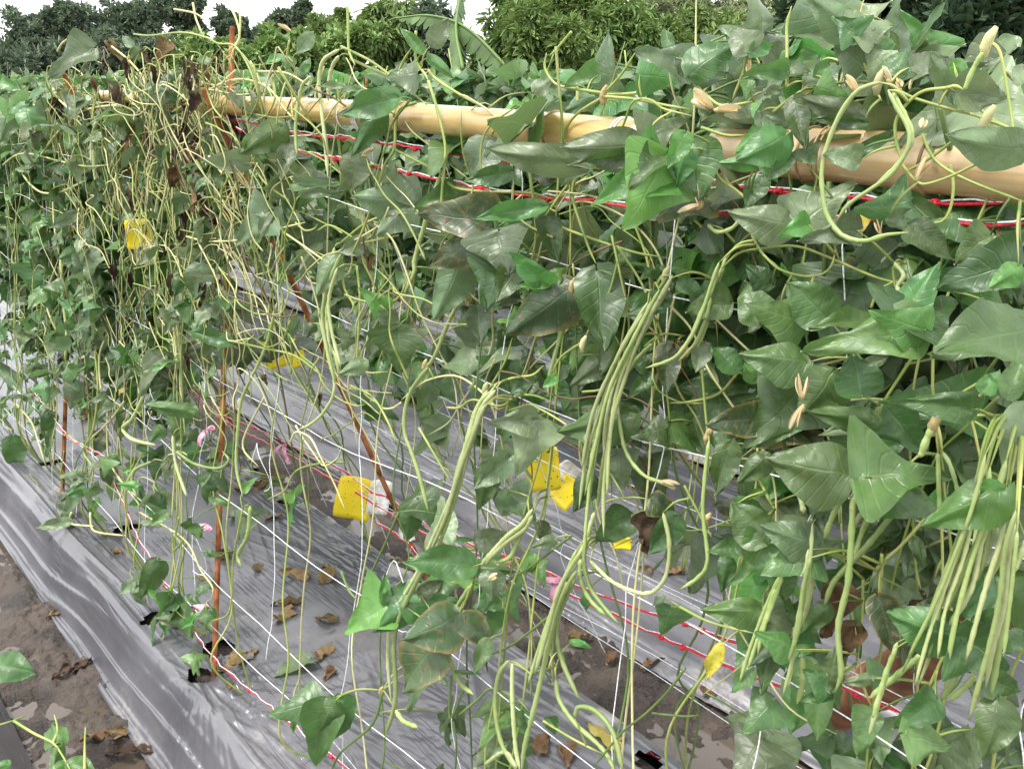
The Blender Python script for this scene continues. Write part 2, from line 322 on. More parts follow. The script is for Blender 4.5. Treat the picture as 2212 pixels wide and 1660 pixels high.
for i, b in enumerate(BEDS[:4]):
    st = .0036 if i == 1 else .011 if i == 2 else .03
    xs = np.arange(b[0] - .015, b[1] + .016, st)
    yy = yf if i in (1, 2) else yf[::4]
    me = gridmesh('film', xs, yy, film_z(b, 3 * i + 1, 1. if i < 2 else 1.5, names.get(i, [])), M_FILM, holed if i == 1 else None)
    lab = ['dark plastic mulch film on the bed in the bottom left corner', 'grey black plastic mulch film stretched over the near bed under the trellis', 'streaked silvery black plastic film on the bed beyond the muddy furrow', 'black plastic film on the third bed behind the second row'][i]
    tag(obj('plastic_mulch_film', me), lab, 'plastic film', 'plastic films over the planting beds')

# ---------------------------------------------------------------- bamboo ridge poles
RX, RZ = .93, 1.535
def bamboo(name, A, B, ra, rb, nodes, mat, label, cut=(True, True)):
    """a culm from A to B, nodes are fractions along it; culm with hollow cut ends, each node ring a part"""
    A, B = np.array(A), np.array(B); L = np.linalg.norm(B - A)
    t = np.unique(np.clip(np.r_[np.linspace(0, 1, 40), *[n + np.array([-.018, -.008, -.004, 0, .004, .008, .018]) / L for n in nodes]], 0, 1))
    r = ra + (rb - ra) * t
    for n in nodes: d = (t - n) * L; r = r * (1 + .08 * np.exp(-(d / .006) ** 2) + .025 * np.exp(-(d / .02) ** 2) - .06 * np.exp(-((d - .004) / .002) ** 2))
    bend = np.sin(t * math.pi) * .006
    P = A + (B - A) * t[:, None] + np.stack([bend * 0, bend * 0, bend], -1)
    # express along local Y so that the grain runs lengthwise
    q = (Vector(B - A)).to_track_quat('Y', 'Z'); Mi = q.to_matrix().to_4x4(); loc = Vector(A)
    Pl = np.array([(q.inverted() @ (Vector(p) - loc))[:] for p in P])
    e = empty(name, loc); e.rotation_euler = q.to_euler(); tag(e, label, 'bamboo pole', 'bamboo poles of the near trellis')
    inner = Pl[::-1]; ends = np.vstack([Pl, [Pl[-1]]]); 
    V, F = tube(np.vstack([Pl[0] + (0, .05, 0), Pl, Pl[-1] - (0, .05, 0)]) if False else Pl, r, 28)
    c = bpy.data.objects.new('culm', mesh('culm', V, F)); c.data.materials.append(mat); col.objects.link(c); c.parent = e
    for n in nodes:
        th = np.linspace(0, 2 * math.pi, 25); rr = (ra + (rb - ra) * n) * 1.075; k = np.array([0, L * n, math.sin(n * math.pi) * .006])
        ringP = k + np.stack([np.cos(th) * rr, 0 * th, np.sin(th) * rr], -1)
        o = bpy.data.objects.new('node_ring', tmesh('node', ringP, .0019, 6)); o.data.materials.append(M_BAMNODE); col.objects.link(o); o.parent = e
    return e
def rpt(x, yy): p = on(x, yy, (1, 0, 0), RX); return p
p0, p1 = rpt(452, 226), rpt(1418, 304); nd = [np.clip((rpt(x, 275)[1] - p0[1]) / (p1[1] - p0[1]), 0, 1) for x in (504, 659, 878, 1200)]
bamboo('bamboo_ridge_pole', p0, p1, .0215, .0262, nd, M_BAM, 'long yellow bamboo ridge pole with smooth culm across the upper middle')
p0, p1 = rpt(1530, 325), rpt(2420, 398); p0[2] -= .002
bamboo('bamboo_ridge_pole', p0 + (.02, 0, 0), p1, .0275, .031, [.3, .62, .9], M_BAM2, 'thick pinkish bamboo ridge pole behind loops of pods at the right edge')
p0, p1 = rpt(190, 207), rpt(445, 228)
bamboo('bamboo_ridge_pole', p0 + (.03, 0, 0), p1 + (.03, 0, -.01), .017, .02, [.25, .6, .9], M_BAM, 'thin far bamboo ridge pole half hidden in tangled vines at upper left')
A = on(1790, 1545, (0, 0, 1), -.02); B = on(2330, 1225, (1, 0, 0), 1.12)
bamboo('bamboo_prop', A, B, .052, .040, [.35, .8], M_BAMBR, 'weathered brown bamboo prop leaning among leaves at the lower right')
# white and dark ties round the ridge
def ring_tie(name, x, r, mat, label, turns=2, tail=.05):
    p = rpt(x, 226 + (x - 452) * .081); P = []
    for k in range(turns * 20 + 1):
        a = k / 20 * 2 * math.pi; P.append(p + np.array([math.cos(a) * r, (k / (turns * 20) - .5) * .006 * turns, math.sin(a) * r]))
    P += [P[-1] + np.array([-.004, .003, -.5 * tail]), P[-1] + np.array([-.002, .006, -tail])]
    tag(obj(name, tmesh('tie', P, .0013, 5), mat), label, 'tie', 'ties round the bamboo ridge')
ring_tie('string_tie', 1346, .0275, M_STRING, 'white string tied round the yellow bamboo pole near its cut right end')
ring_tie('string_tie', 787, .0258, M_STRING, 'white string wound round the yellow bamboo pole above a red rope', 3, .1)
ring_tie('string_tie', 752, .0256, M_STRING, 'thin pale string looped on the yellow bamboo pole, left of the other ties', 1, .03)
ring_tie('string_tie', 1790, .031, M_BAMNODE, 'brownish cord wound round the thick pinkish bamboo at right', 2, .02)

# ---------------------------------------------------------------- rusty reinforcing bars
def rebar(A, B, r, label, bands=()):
    A, B = np.array(A, float), np.array(B, float); L = np.linalg.norm(B - A); n = int(L / .0045)
    t = np.linspace(0, 1, n); rr = r * (1 + .10 * (np.arange(n) % 2)); rr[-1] = r * .9
    P = A + (B - A) * t[:, None] + np.stack([np.sin(t * 3) * .004, np.sin(t * 4 + 1) * .004, 0 * t], -1)
    e = empty('rusty_rebar', A); tag(e, label, 'rebar stake', 'rusty rebar stakes of the trellis')
    obj('bar', tmesh('bar', P, rr, 8), M_RUST, e)
    T = (B - A) / L; a = np.cross(T, (0, 1, 0)); a /= np.linalg.norm(a)
    for s in (-1, 1): obj('rib', tmesh('rib', P[::12] + a * s * r, r * .22, 4), M_RUST, e)
    return e
rb_top = on(500, 58, (1, 0, 0), 1.03)
rebar((.71, 2.1, -.12), rb_top, .0066, 'rusty rebar stake standing upright in the near bed, its top above the yellow bamboo')
fb = on(938, 1282, (0, 0, 1), -.05)
rebar(fb, on(436, 190, (1, 0, 0), .87), .0066, 'leaning rusty rebar stake slanting down from the ridge to the furrow edge')
rebar(on(135, 1078, (0, 0, 1), -.02), on(158, 185, (1, 0, 0), .98), .0066, 'rusty rebar stake with black tape standing at the left in the leaves')
rebar(on(508, 930, (0, 0, 1), -.03), on(135, 158, (1, 0, 0), .86), .0066, 'leaning rusty rebar behind the upright stake, half hidden by hanging vines')
tag(obj('black_tape', tmesh('t', [near(132, 755, .01), near(134, 765, .012), near(131, 778, .012), near(127, 800, .014)], [.009, .016, .013, .003], 7), M_BLACK), 'black tape knotted on the left rusty rebar stake', 'tape')
for x, y0, y1, pl, lb in ((1393, 108, 420, 2.35, 'short orange rebar tip above the second row, just left of a big upright leaf'), (790, 160, 420, 2.3, 'slanting orange rebar tip in the second row above the yellow bamboo'), (1735, 110, 420, 2.35, 'orange rebar tip among leaves of the second row at right'), (1322, 112, 420, 2.6, 'thin orange rebar tip rising left of two others in the second row')):
    rebar(on(x + 14, y1 + 300, (1, 0, 0), pl - .12), on(x, y0, (1, 0, 0), pl), .0062, lb)

# ---------------------------------------------------------------- trellis nets: red ropes, white strings, knots
def net_thing(label, loc): e = empty('trellis_net', loc); return tag(e, label, 'net', 'string nets of the trellis')
net1 = net_thing('near trellis net of red ropes and white strings hung from the bamboo', (.72, 2., 0))
net2 = net_thing('rear trellis net with red ropes low over the muddy furrow', (1.5, 2., 0))
def rope(pts, f, parent, r=.0018, mat=M_RED, name='red_rope', knots=True):
    P = catmull([f(*p) for p in pts], max(12, len(pts) * 6)); P = P + rng.normal(0, .0012, P.shape)
    off = np.array([0, 0, .004]); obj(name, tmesh('rope', P, r, 6), mat, parent)
    obj('white_string', tmesh('s', P + off + rng.normal(0, .0015, P.shape), .0011, 5), M_STRING, parent)
    if knots:
        for p in pts[1:-1:1]:
            if random.random() < .75:
                q = np.array(f(*p)); k = MB()
                for j in range(3):
                    a = rng.normal(0, 1, 3); a /= np.linalg.norm(a); b = np.cross(a, (0, .3, 1)); b /= np.linalg.norm(b); th = np.linspace(0, 6.3, 12)
                    k.add(*tube(q + .005 * (np.cos(th)[:, None] * a + np.sin(th)[:, None] * b), r * .95, 5))
                obj('knot', k.mesh('knot'), mat, parent)
nn = lambda x, y: near(x, y, .0); ff = lambda x, y: farn(x, y, 0)
rope([(67, 840), (111, 893), (144, 940), (188, 967), (232, 994), (249, 1048), (275, 1106), (299, 1163), (326, 1207), (356, 1264), (403, 1328), (417, 1361), (467, 1425), (538, 1489), (622, 1556), (679, 1606), (719, 1633), (800, 1700)], nn, net1)
rope([(454, 235), (470, 249), (538, 265), (622, 286), (743, 299), (848, 311), (898, 321), (979, 333), (1073, 346), (1174, 358), (1281, 363), (1369, 370), (1520, 392), (1683, 413), (1764, 423), (2019, 440), (2230, 437)], nn, net1)
rope([(470, 251), (538, 292), (638, 326), (726, 343), (804, 358), (885, 375), (1039, 408), (1184, 430), (1281, 433), (1375, 454), (1449, 457), (1700, 468), (2083, 484), (2230, 484)], nn, net1)
rope([(145, 625), (215, 685), (292, 729), (370, 793), (413, 840), (467, 890), (551, 924), (632, 964), (732, 1011), (804, 1062), (838, 1073), (888, 1110), (935, 1140), (979, 1150), (1029, 1183), (1090, 1200), (1133, 1212), (1221, 1254), (1301, 1286), (1480, 1348), (1518, 1362), (1616, 1397), (1723, 1441), (1848, 1498), (1960, 1540)], ff, net2, .0028)
rope([(467, 899), (528, 934), (615, 977), (706, 1028), (811, 1090), (885, 1135), (980, 1180), (1107, 1220), (1174, 1247), (1241, 1287), (1322, 1324), (1429, 1375), (1475, 1397), (1602, 1451), (1730, 1500)], lambda x, y: farn(x, y, .02), net2, .0028)
rope([(811, 1126), (885, 1177), (940, 1250), (989, 1314), (1073, 1402), (1113, 1439), (1140, 1472), (1167, 1492), (1251, 1533), (1322, 1580), (1399, 1623), (1453, 1657), (1530, 1710)], lambda x, y: farn(x, y, .04), net2, .0024)
def line(zk, side, y0, y1, parent, sag=.02):
    yy = np.linspace(y0, y1, 40); ph = random.random() * 6
    z = zk + sag * np.sin(yy * 3.1 + ph) + .006 * np.sin(yy * 9 + ph * 2)
    x = (.72 + .137 * z) if side == 1 else (1.5 - .373 * z)
    obj('white_string', tmesh('s', np.stack([x + rng.normal(0, .001, 40), yy, z], -1), .001, 5), M_STRING, parent)
for zk in (.19, .34, .6, .9, 1.15, 1.36): line(zk, 1, .1, 4.9, net1)
for zk in (.30, .345, .6, .65, .85, .9, 1.12, 1.3): line(zk, 2, .1, 5.5, net2)
for side, par, dy in ((1, net1, .34), (2, net2, .38)):
    y = .2
    while y < 4.9:
        zz_ = np.linspace(1.5, random.choice([.02, .05, .25]), 26); w = np.cumsum(rng.normal(0, .006, 26)); w -= np.linspace(0, w[-1], 26) * .7
        x = (.72 + .137 * zz_) if side == 1 else (1.5 - .373 * zz_)
        P = np.stack([x + rng.normal(0, .003, 26), y + w * 1.2 + .015 * np.sin(zz_ * 11 + y * 7), zz_], -1)
        obj('hanging_string', tmesh('s', catmull(P, 60), .0009, 5), M_STRING, par); y += dy * random.uniform(.7, 1.3)
# string loops low on the nets
for x, y in ((330, 870), (250, 780), (205, 1000), (170, 1040), (420, 1180), (860, 1290), (560, 1010), (300, 720)):
    c = near(x, y); th = np.linspace(0, random.uniform(4, 6), 16); a = random.uniform(.03, .06)
    obj('string_loop', tmesh('s', np.stack([c[0] + .01 * np.sin(th * 2), c[1] + a * np.cos(th), c[2] + a * 1.5 * np.sin(th)], -1), .0011, 5), M_STRING, net1)

# ---------------------------------------------------------------- leaf shapes
def leaf_mesh(name, w, hast, asym, fold, droop, wave, seed, nu=8, nv=11, curl=0., crumple=0.):
    """unit-length leaflet: base at the origin, tip along +Y, upper side +Z"""
    rs = np.random.default_rng(seed); v = np.linspace(0, 1, nv); u = np.linspace(-1, 1, nu + 1)
    base = np.sin(math.pi * np.clip(v, 0, 1) ** .68) ** .72 * (1 - .2 * v)
    lob = np.exp(-((v - .2) / .13) ** 2) * hast
    pr = (base * (1 - .42 * hast * np.clip((v - .3) * 4, 0, 1)) + lob * .55) * w; pr[0] = .012; pr[-1] = .004
    U, Vv = np.meshgrid(u, v); WL = pr[:, None] * np.where(U < 0, 1 + asym, 1 - asym)
    x = U * WL; y = Vv - .10 * np.abs(U) * hast * np.exp(-((Vv - .2) / .2) ** 2) - .05 * np.abs(U) ** 2 * (Vv < .3)
    z = fold * np.abs(x) ** 1.2 - droop * Vv ** 2 * .5 + wave * np.abs(U) ** 2 * np.sin(Vv * 9 + seed + 2 * (U > 0)) * .5 + .012 * np.sin(Vv * 40) * (np.abs(U) > .2)
    if curl: a = x * curl * (.4 + .6 * Vv); x = np.where(np.abs(a) > 1e-6, x * np.sin(a) / np.where(np.abs(a) > 1e-6, a, 1), x); z = z + (1 - np.cos(a)) / curl
    if crumple: z = z + crumple * (fbm(U * 1.6 + seed, Vv * 4, seed, 3) - .5); x = x + crumple * .7 * (fbm(U * 2 + 7 + seed, Vv * 3, seed + 1, 2) - .5); y = y - crumple * np.abs(U) * .3
    V = np.stack([x, y, z], -1).reshape(-1, 3); n = nu + 1; i = np.arange(nv - 1)[:, None] * n; j = np.arange(nu)[None]
    F = np.stack([i + j, i + j + 1, i + n + j + 1, i + n + j], -1).reshape(-1, 4)
    return mesh(name, V, F, True, np.stack([(U + 1) / 2, Vv], -1).reshape(-1, 2))
SH = {}
def shapes(key, fn, n): SH[key] = [fn(i) for i in range(n)]
def fam(mat, low=False):
    k = (mat, low)
    if k in SH: return SH[k]
    L = []; dry = mat in ('dry', 'dead')
    for i in range(12 if not low else 5):
        kw = dict(nu=6, nv=8) if low else dict(nu=10, nv=18); j = i % 6; b = i >= 6; r = random.Random(i * 31 + len(mat))
        if dry: m = leaf_mesh('leaf_' + mat, .32 + .03 * j, .2, 0, .3, .3, .2, i + 3, 10, 16, 2. + j * .5, .42)
        else: m = leaf_mesh('leaf_' + mat, .36 + .03 * j, (0, .0, .25, .5, .75, .95)[j], (0, .22, -.22, 0, .15, 0)[j], (.35, -.3, .5, .2, -.25, .4)[j] * (-.8 if b else 1), (.9 if b else .25) + .25 * (j % 3), .10 + .08 * r.random(), i + 1, curl=r.choice([0, 1.2, 2.2, -1.5]) if not low else 0, crumple=.07 + .08 * r.random(), **kw)
        m.materials.append(LM[mat]); L.append(m)
    SH[k] = L; return L
def leaf(plant, P, t, n, length, mat='mid', var=None, ws=1., low=False):
    L = fam(mat, low); me = L[(var if var is not None else random.randrange(len(L))) % len(L)]
    o = bpy.data.objects.new('leaf', me); col.objects.link(o); o.parent = plant
    o.matrix_basis = Matrix.Translation(Vector(P) - plant.location) @ rot_to(t, n) @ Matrix.Diagonal((length * ws, length, length, 1))
    return o

# ---------------------------------------------------------------- the near row of climbing beans
ROOTS = [.25, .6, .95, 1.3, 1.65, 2.0, 2.33, 2.75, 3.2, 3.65, 4.1, 4.6]
LAB = ['bean vine at the right edge, with a bunch of thick pods and big dark leaves', 'bean vine with looping pods over the thick pinkish bamboo at right', 'bean vine carrying the long straight pod and withered flowers at right centre', 'bean vine with pod bunch hanging just right of the centre trap',
       'bean vine with long paired pods hanging in the centre above the grey film', 'bean vine with sparse leaves and a long wavy pod left of centre', 'tangled straw coloured bean vine piled over the top of the upright rebar', 'bean vine with hanging bundle of thin stems left of the upright rebar',
       'bean vine rising from the round hole in the film at left', 'leafy bean vine behind the left rebar stake', 'dense leafy bean vine at the left edge of the picture', 'farthest bean vine of the near row under the dark trees']
PL = []
for y, lb in zip(ROOTS, LAB):
    e = empty('bean_vine', (.82 + .03 * math.sin(y * 9), y, -.03)); PL.append(tag(e, lb, 'bean plant', 'climbing beans on the near net'))
def plant_at(P):
    yy = P[1]; return PL[int(np.argmin([abs(yy - r) for r in ROOTS]))]
TOPS = []; VP = []                                       # points on vines, for joining petioles
def stem(P, r0, r1, mat, plant=None, k=6, n=None, name='stem'):
    P = np.asarray(P, float); n = n or max(10, len(P) * 6); Q = catmull(P, n)
    plant = plant or plant_at(Q[len(Q) // 2]); o = obj(name, tmesh('stem', Q, np.linspace(r0, r1, n) * np.clip((n - np.arange(n)) / 4, .35, 1), k), mat, plant); VP.append(Q[::2]); return o
def pod(P, r=.0036, mat=None, plant=None):
    P = np.asarray(P, float); L = np.linalg.norm(np.diff(P, axis=0), axis=1).sum(); n = max(24, int(L / .009)); Q = catmull(P, n); t = np.linspace(0, 1, n)
    rr = r * (1 + .11 * np.sin(t * L / .016 * 6.28 + random.random() * 6) + .06 * rng.normal(0, 1, n)) * np.clip(np.minimum(t / .03, (1 - t) / .09), .16, 1) ** .7
    plant = plant or plant_at(Q[0]); TOPS.append((plant, Q[0])); return obj('pod', tmesh('pod', Q, rr, 8), mat or random.choice([M_POD, M_PODG, M_PODG]), plant)
# climbing stems
for e, y in zip(PL, ROOTS):
    dens = 4 if y < 1.2 else 2 if y < 2.2 else 5
    for j in range(dens):
        p = np.array([e.location.x, y, -.03]); P = [p]; z = -.03; yy = y; drift = random.uniform(-.16, .22)
        top = random.uniform(1.1, 1.62)
        while z < top:
            z += random.uniform(.13, .22); yy += drift * .12 + random.gauss(0, .02); P.append(np.array([.72 + .137 * z + random.gauss(0, .014), yy, z]))
        stem(P, .0022 if y < 1.5 else .0028, .0014, random.choice([M_VINE, M_VINE, M_VINED, M_VINEY]), e)
# hand-placed vines, read off the photo: region, offset in front of the net, points
def zp(r, o, pts, f=near): return [f(*Z(r, x, y), o) for x, y in zip(pts[::2], pts[1::2])]
VINES = [
 (2, .02, 1690, 600, 1500, 570, 1380, 540, 1310, 440, 1320, 340), (2, .03, 1690, 620, 1520, 730, 1440, 840, 1420, 960), (2, .03, 1690, 600, 1800, 480, 1890, 340), (2, .03, 1690, 620, 1900, 640, 2100, 680, 2250, 705), (2, .02, 1700, 610, 1880, 600, 2080, 570),
 (2, .04, 1380, 300, 1400, 560, 1420, 800, 1400, 1100, 1380, 1400), (2, .02, 560, 450, 600, 500, 750, 600, 960, 710), (2, .04, 560, 520, 610, 680, 660, 880, 670, 1000, 650, 1200, 640, 1400), (2, .04, 480, 200, 480, 380, 540, 480, 560, 520), (2, .04, 480, 660, 380, 700, 350, 800, 340, 960, 280, 1060, 220, 1260, 130, 1500, 60, 1650),
 (2, .02, 340, 960, 580, 1080, 700, 1130), (2, .02, 640, 1100, 720, 1200, 900, 1230, 1200, 1240, 1360, 1280), (2, .02, 0, 1560, 150, 1440, 300, 1380, 420, 1370), (2, .02, 1580, 1140, 1320, 1320, 1100, 1360), (2, .03, 1500, 1140, 1490, 1280, 1580, 1560, 1640, 1700), (2, .03, 1200, 1050, 1230, 1240, 1250, 1500, 1220, 1700), (2, .02, 1360, 1440, 1600, 1530, 1880, 1620, 2050, 1650), (2, .02, 40, 40, 45, 200, 50, 330, 90, 420), (2, .02, 1480, 205, 1390, 310, 1340, 360), (2, .01, 0, 300, 200, 400, 380, 540, 560, 680), (2, .01, 340, 620, 380, 440, 450, 310), (2, 0, 60, 380, 280, 480, 500, 560),
 (3, .10, 1720, 565, 1560, 590, 1450, 680, 1390, 780, 1390, 900, 1420, 1000, 1440, 1070, 1530, 1170, 1600, 1180, 1750, 1130, 1950, 1040, 2230, 975), (3, .08, 1350, 540, 1480, 620, 1700, 690, 1900, 740, 2000, 780, 2230, 860), (3, .06, 240, 950, 225, 1060, 260, 1150, 360, 1220, 440, 1290, 520, 1390), (3, .08, 2000, 270, 2060, 340, 2110, 600, 2140, 800, 2150, 900), (3, .05, 450, 1300, 460, 1480, 500, 1580, 560, 1660, 640, 1720), (3, .06, 1135, 230, 1160, 330, 1200, 440, 1250, 560, 1300, 650), (3, .06, 90, 540, 180, 620, 280, 680, 500, 650), (3, .05, 690, 560, 690, 300, 690, 160, 720, 40), (3, .05, 440, 330, 420, 430, 380, 540, 340, 640), (3, .06, 1800, 560, 2000, 760, 2212, 860), (3, .08, 1560, 860, 1620, 1000, 1720, 1090, 1900, 1180, 2220, 1300), (3, .05, 980, 540, 1100, 525, 1260, 530), (3, .05, 600, 720, 760, 600, 880, 560), (3, .07, 2010, 780, 2010, 880, 2060, 960, 2140, 990), (3, .05, 830, 1450, 980, 1430, 1120, 1360), (3, .06, 1740, 1060, 1760, 1200, 1740, 1340, 1690, 1420, 1600, 1440), (3, .05, 140, 820, 300, 870, 420, 870), (3, .06, 1830, 850, 1660, 980, 1540, 1060, 1440, 1110),
 (6, .06, 540, -10, 640, 80, 800, 125, 920, 110, 980, 50, 1000, -40), (6, .05, 140, 600, 150, 800, 180, 1130, 200, 1200), (6, .07, 1120, 600, 1120, 680, 1150, 760, 1170, 890), (6, .03, 380, 740, 250, 880, 80, 930, -60, 940), (6, .05, 1460, 40, 1380, 60, 1380, 160, 1400, 230), (6, .08, 1500, 640, 1290, 960, 1200, 1060, 1150, 1200, 1130, 1420), (6, .1, 1940, 800, 1780, 900, 1700, 1000, 1640, 1080), (6, .08, 1960, 860, 1870, 980, 1900, 1140, 1960, 1420), (6, .04, 500, 1170, 510, 1400, 580, 1580), (6, .05, 2050, 900, 1900, 1040, 1620, 1290), (6, .04, 1230, 330, 1280, 220, 1400, 150), (6, .03, 260, 1280, 420, 1300, 640, 1310), (6, .1, 1870, 1020, 2020, 1020, 2230, 1010),
 (5, .03, 820, 230, 900, 290, 1050, 280, 1180, 280), (5, .05, 1780, 20, 1720, 240, 1620, 420, 1560, 540), (5, .05, 1550, 550, 1420, 640, 1350, 750), (5, .02, 680, 970, 760, 970, 850, 920, 1020, 960, 1120, 900, 1230, 890, 1350, 930), (5, .02, 970, 820, 1060, 660, 1100, 520), (5, .03, 1000, 820, 1100, 780, 1230, 760, 1300, 700), (5, .02, 450, 100, 380, 250, 280, 340, 180, 520, 130, 640, 160, 740, 300, 740), (5, .02, 100, 60, 120, 260, 110, 500, 90, 800), (5, .02, 0, 0, 20, 200, 80, 320, 20, 400), (5, .03, 1550, 870, 1680, 850, 1760, 760), (5, .0, 500, 1100, 640, 1340, 700, 1440), (5, .0, 60, 830, 200, 900, 300, 1060, 350, 1190), (5, .02, 480, 20, 460, 200, 420, 420), (5, .02, 1950, 580, 2060, 500, 2212, 510),
 (8, .05, 2212, 1000, 2100, 1150, 1960, 1290, 1800, 1420, 1620, 1640), (8, .04, 2000, 1290, 2212, 1310, 2300, 1300), (8, .05, -60, 1200, 100, 1140, 260, 1140), (8, .05, 270, 1140, 200, 1360, 0, 1540, -80, 1700), (8, .03, 760, 1300, 880, 1200, 970, 1130, 1130, 1200, 1210, 1280), (8, 0, 1360, 650, 1100, 850, 950, 920), (8, 0, 1480, 150, 1200, 360, 1010, 470), (8, .02, 840, 460, 760, 660, 660, 790), (8, .02, 710, 1050, 700, 1320, 830, 1040), (8, .03, 1300, 1340, 1500, 1460, 1700, 1560), (8, .02, 720, 1340, 740, 1500, 730, 1700), (8, .01, 370, 0, 260, 250, 130, 520), (8, .03, 1220, 1180, 1230, 1040, 1310, 1010, 1390, 990), (8, .02, 0, 380, 50, 500, 100, 560),
 (4, .03, 1000, 0, 1000, 250, 1000, 420, 1040, 520, 1200, 545, 1400, 530, 1700, 590, 1900, 640, 2100, 790), (4, .02, 690, 500, 640, 640, 650, 850, 690, 1000, 690, 1200, 720, 1350, 900, 1600), (4, .02, 610, 600, 630, 850, 600, 1100, 540, 1250, 590, 1350, 560, 1450), (4, .03, 800, 930, 700, 1060, 560, 1190), (4, .02, 570, 0, 480, 120, 400, 180), (4, .02, 420, 590, 300, 300, 380, 0), (4, 0, 80, 920, 200, 1060, 250, 1200, 300, 1360), (4, 0, 340, 1070, 350, 1200, 345, 1340), (4, .02, 2212, 1320, 2050, 1330, 1900, 1380, 1830, 1500, 1720, 1560), (4, .02, 1700, 900, 1560, 1200, 1660, 1350), (4, .03, 860, 80, 1100, 30, 1250, 120, 1380, 40),
 (7, .03, 1560, -20, 1500, 300, 1490, 540, 1460, 660, 1350, 700), (7, .02, 900, 0, 1180, 170, 1290, 370, 1370, 490, 1340, 590), (7, .02, 580, 0, 590, 100, 640, 130, 800, 150), (7, .02, 460, 0, 450, 70, 600, 90), (7, .02, 1080, 720, 1030, 880, 1040, 1060, 1090, 1180), (7, .02, 1200, 690, 1290, 640, 1340, 560), (7, .03, 1150, 30, 1130, 150, 1160, 200, 1100, 260),
 (9, .05, 1660, 0, 1680, 300, 1690, 560, 1690, 820), (9, .05, 510, 60, 590, 220, 620, 260), (9, .05, 1780, 1080, 1700, 1190, 1580, 1440), (9, .06, 1790, 1060, 1900, 930), (9, .04, 1180, 700, 1170, 1000, 1130, 1280), (9, .03, 30, 100, 150, 330, 210, 440), (9, .03, 820, 500, 620, 640, 560, 840, 530, 900), (9, .03, 0, 880, 200, 980, 480, 1050), (9, .04, 1300, 540, 1300, 680, 1290, 800), (9, .05, 1600, 290, 1430, 480, 1290, 610, 1230, 700), (9, .03, 640, 1060, 500, 1180, 430, 1400),
 (1, .03, 1340, 580, 1440, 530, 1560, 510, 1680, 540, 1760, 600, 1830, 700, 1930, 810), (1, .05, 720, 300, 830, 390, 920, 500, 930, 580, 900, 700, 860, 740), (1, .05, 860, 220, 960, 230, 1170, 210, 1320, 240, 1400, 280, 1500, 290, 1560, 360, 1620, 480, 1660, 620), (1, .06, 20, 1060, 100, 1000, 200, 990, 400, 1040, 560, 1070, 700, 1060), (1, .04, 340, 1260, 350, 1450, 380, 1640), (1, .05, 330, 540, 380, 640, 520, 760), (1, .03, 1470, 20, 1520, 130, 1540, 240, 1500, 330, 1470, 420), (1, .03, 1530, 20, 1545, 130, 1530, 260, 1460, 330), (1, .03, 1240, 20, 1260, 120, 1300, 220), (1, .03, 1120, 60, 1260, 90, 1350, 160), (1, .05, 260, 1000, 380, 840, 520, 720, 700, 680, 800, 690), (1, .04, 1110, 720, 1240, 640, 1340, 580, 1520, 610, 1640, 600), (1, .04, 370, 330, 400, 280, 450, 240), (1, .03, 1860, 260, 1830, 400, 1760, 500, 1770, 620, 1720, 730, 1620, 790), (1, .04, 1650, 460, 1840, 470, 2000, 560), (1, .04, 1440, 1080, 1560, 980, 1500, 940), (1, .05, 130, 1100, 200, 1190, 280, 1240, 400, 1230, 550, 1160), (1, .04, 1480, 1120, 1400, 1290, 1440, 1380, 1470, 1430), (1, .04, 1640, 1090, 1720, 1190, 1860, 1290), (1, .04, 1200, 1520, 1330, 1550, 1560, 1540, 1800, 1470, 1960, 1430), (1, .04, 1820, 1490, 1980, 1600, 2120, 1700), (1, .03, 1900, 1430, 1960, 1480, 2020, 1470, 2040, 1440)]
for v in VINES:
    P = zp(v[0], v[1], v[2:]); far_ = v[0] in (1, 4, 7)
    rv = {1: 5, 2: 7, 3: 7.5, 4: 5, 5: 6, 6: 6.5, 7: 5, 8: 6, 9: 7}[v[0]] / 2 / FP * proj(P[len(P) // 2])[2]
    stem(P, rv, rv * .8, M_VINED if v[0] in (8,) and random.random() < .6 else (M_VINEY if far_ and random.random() < .7 else M_VINE))
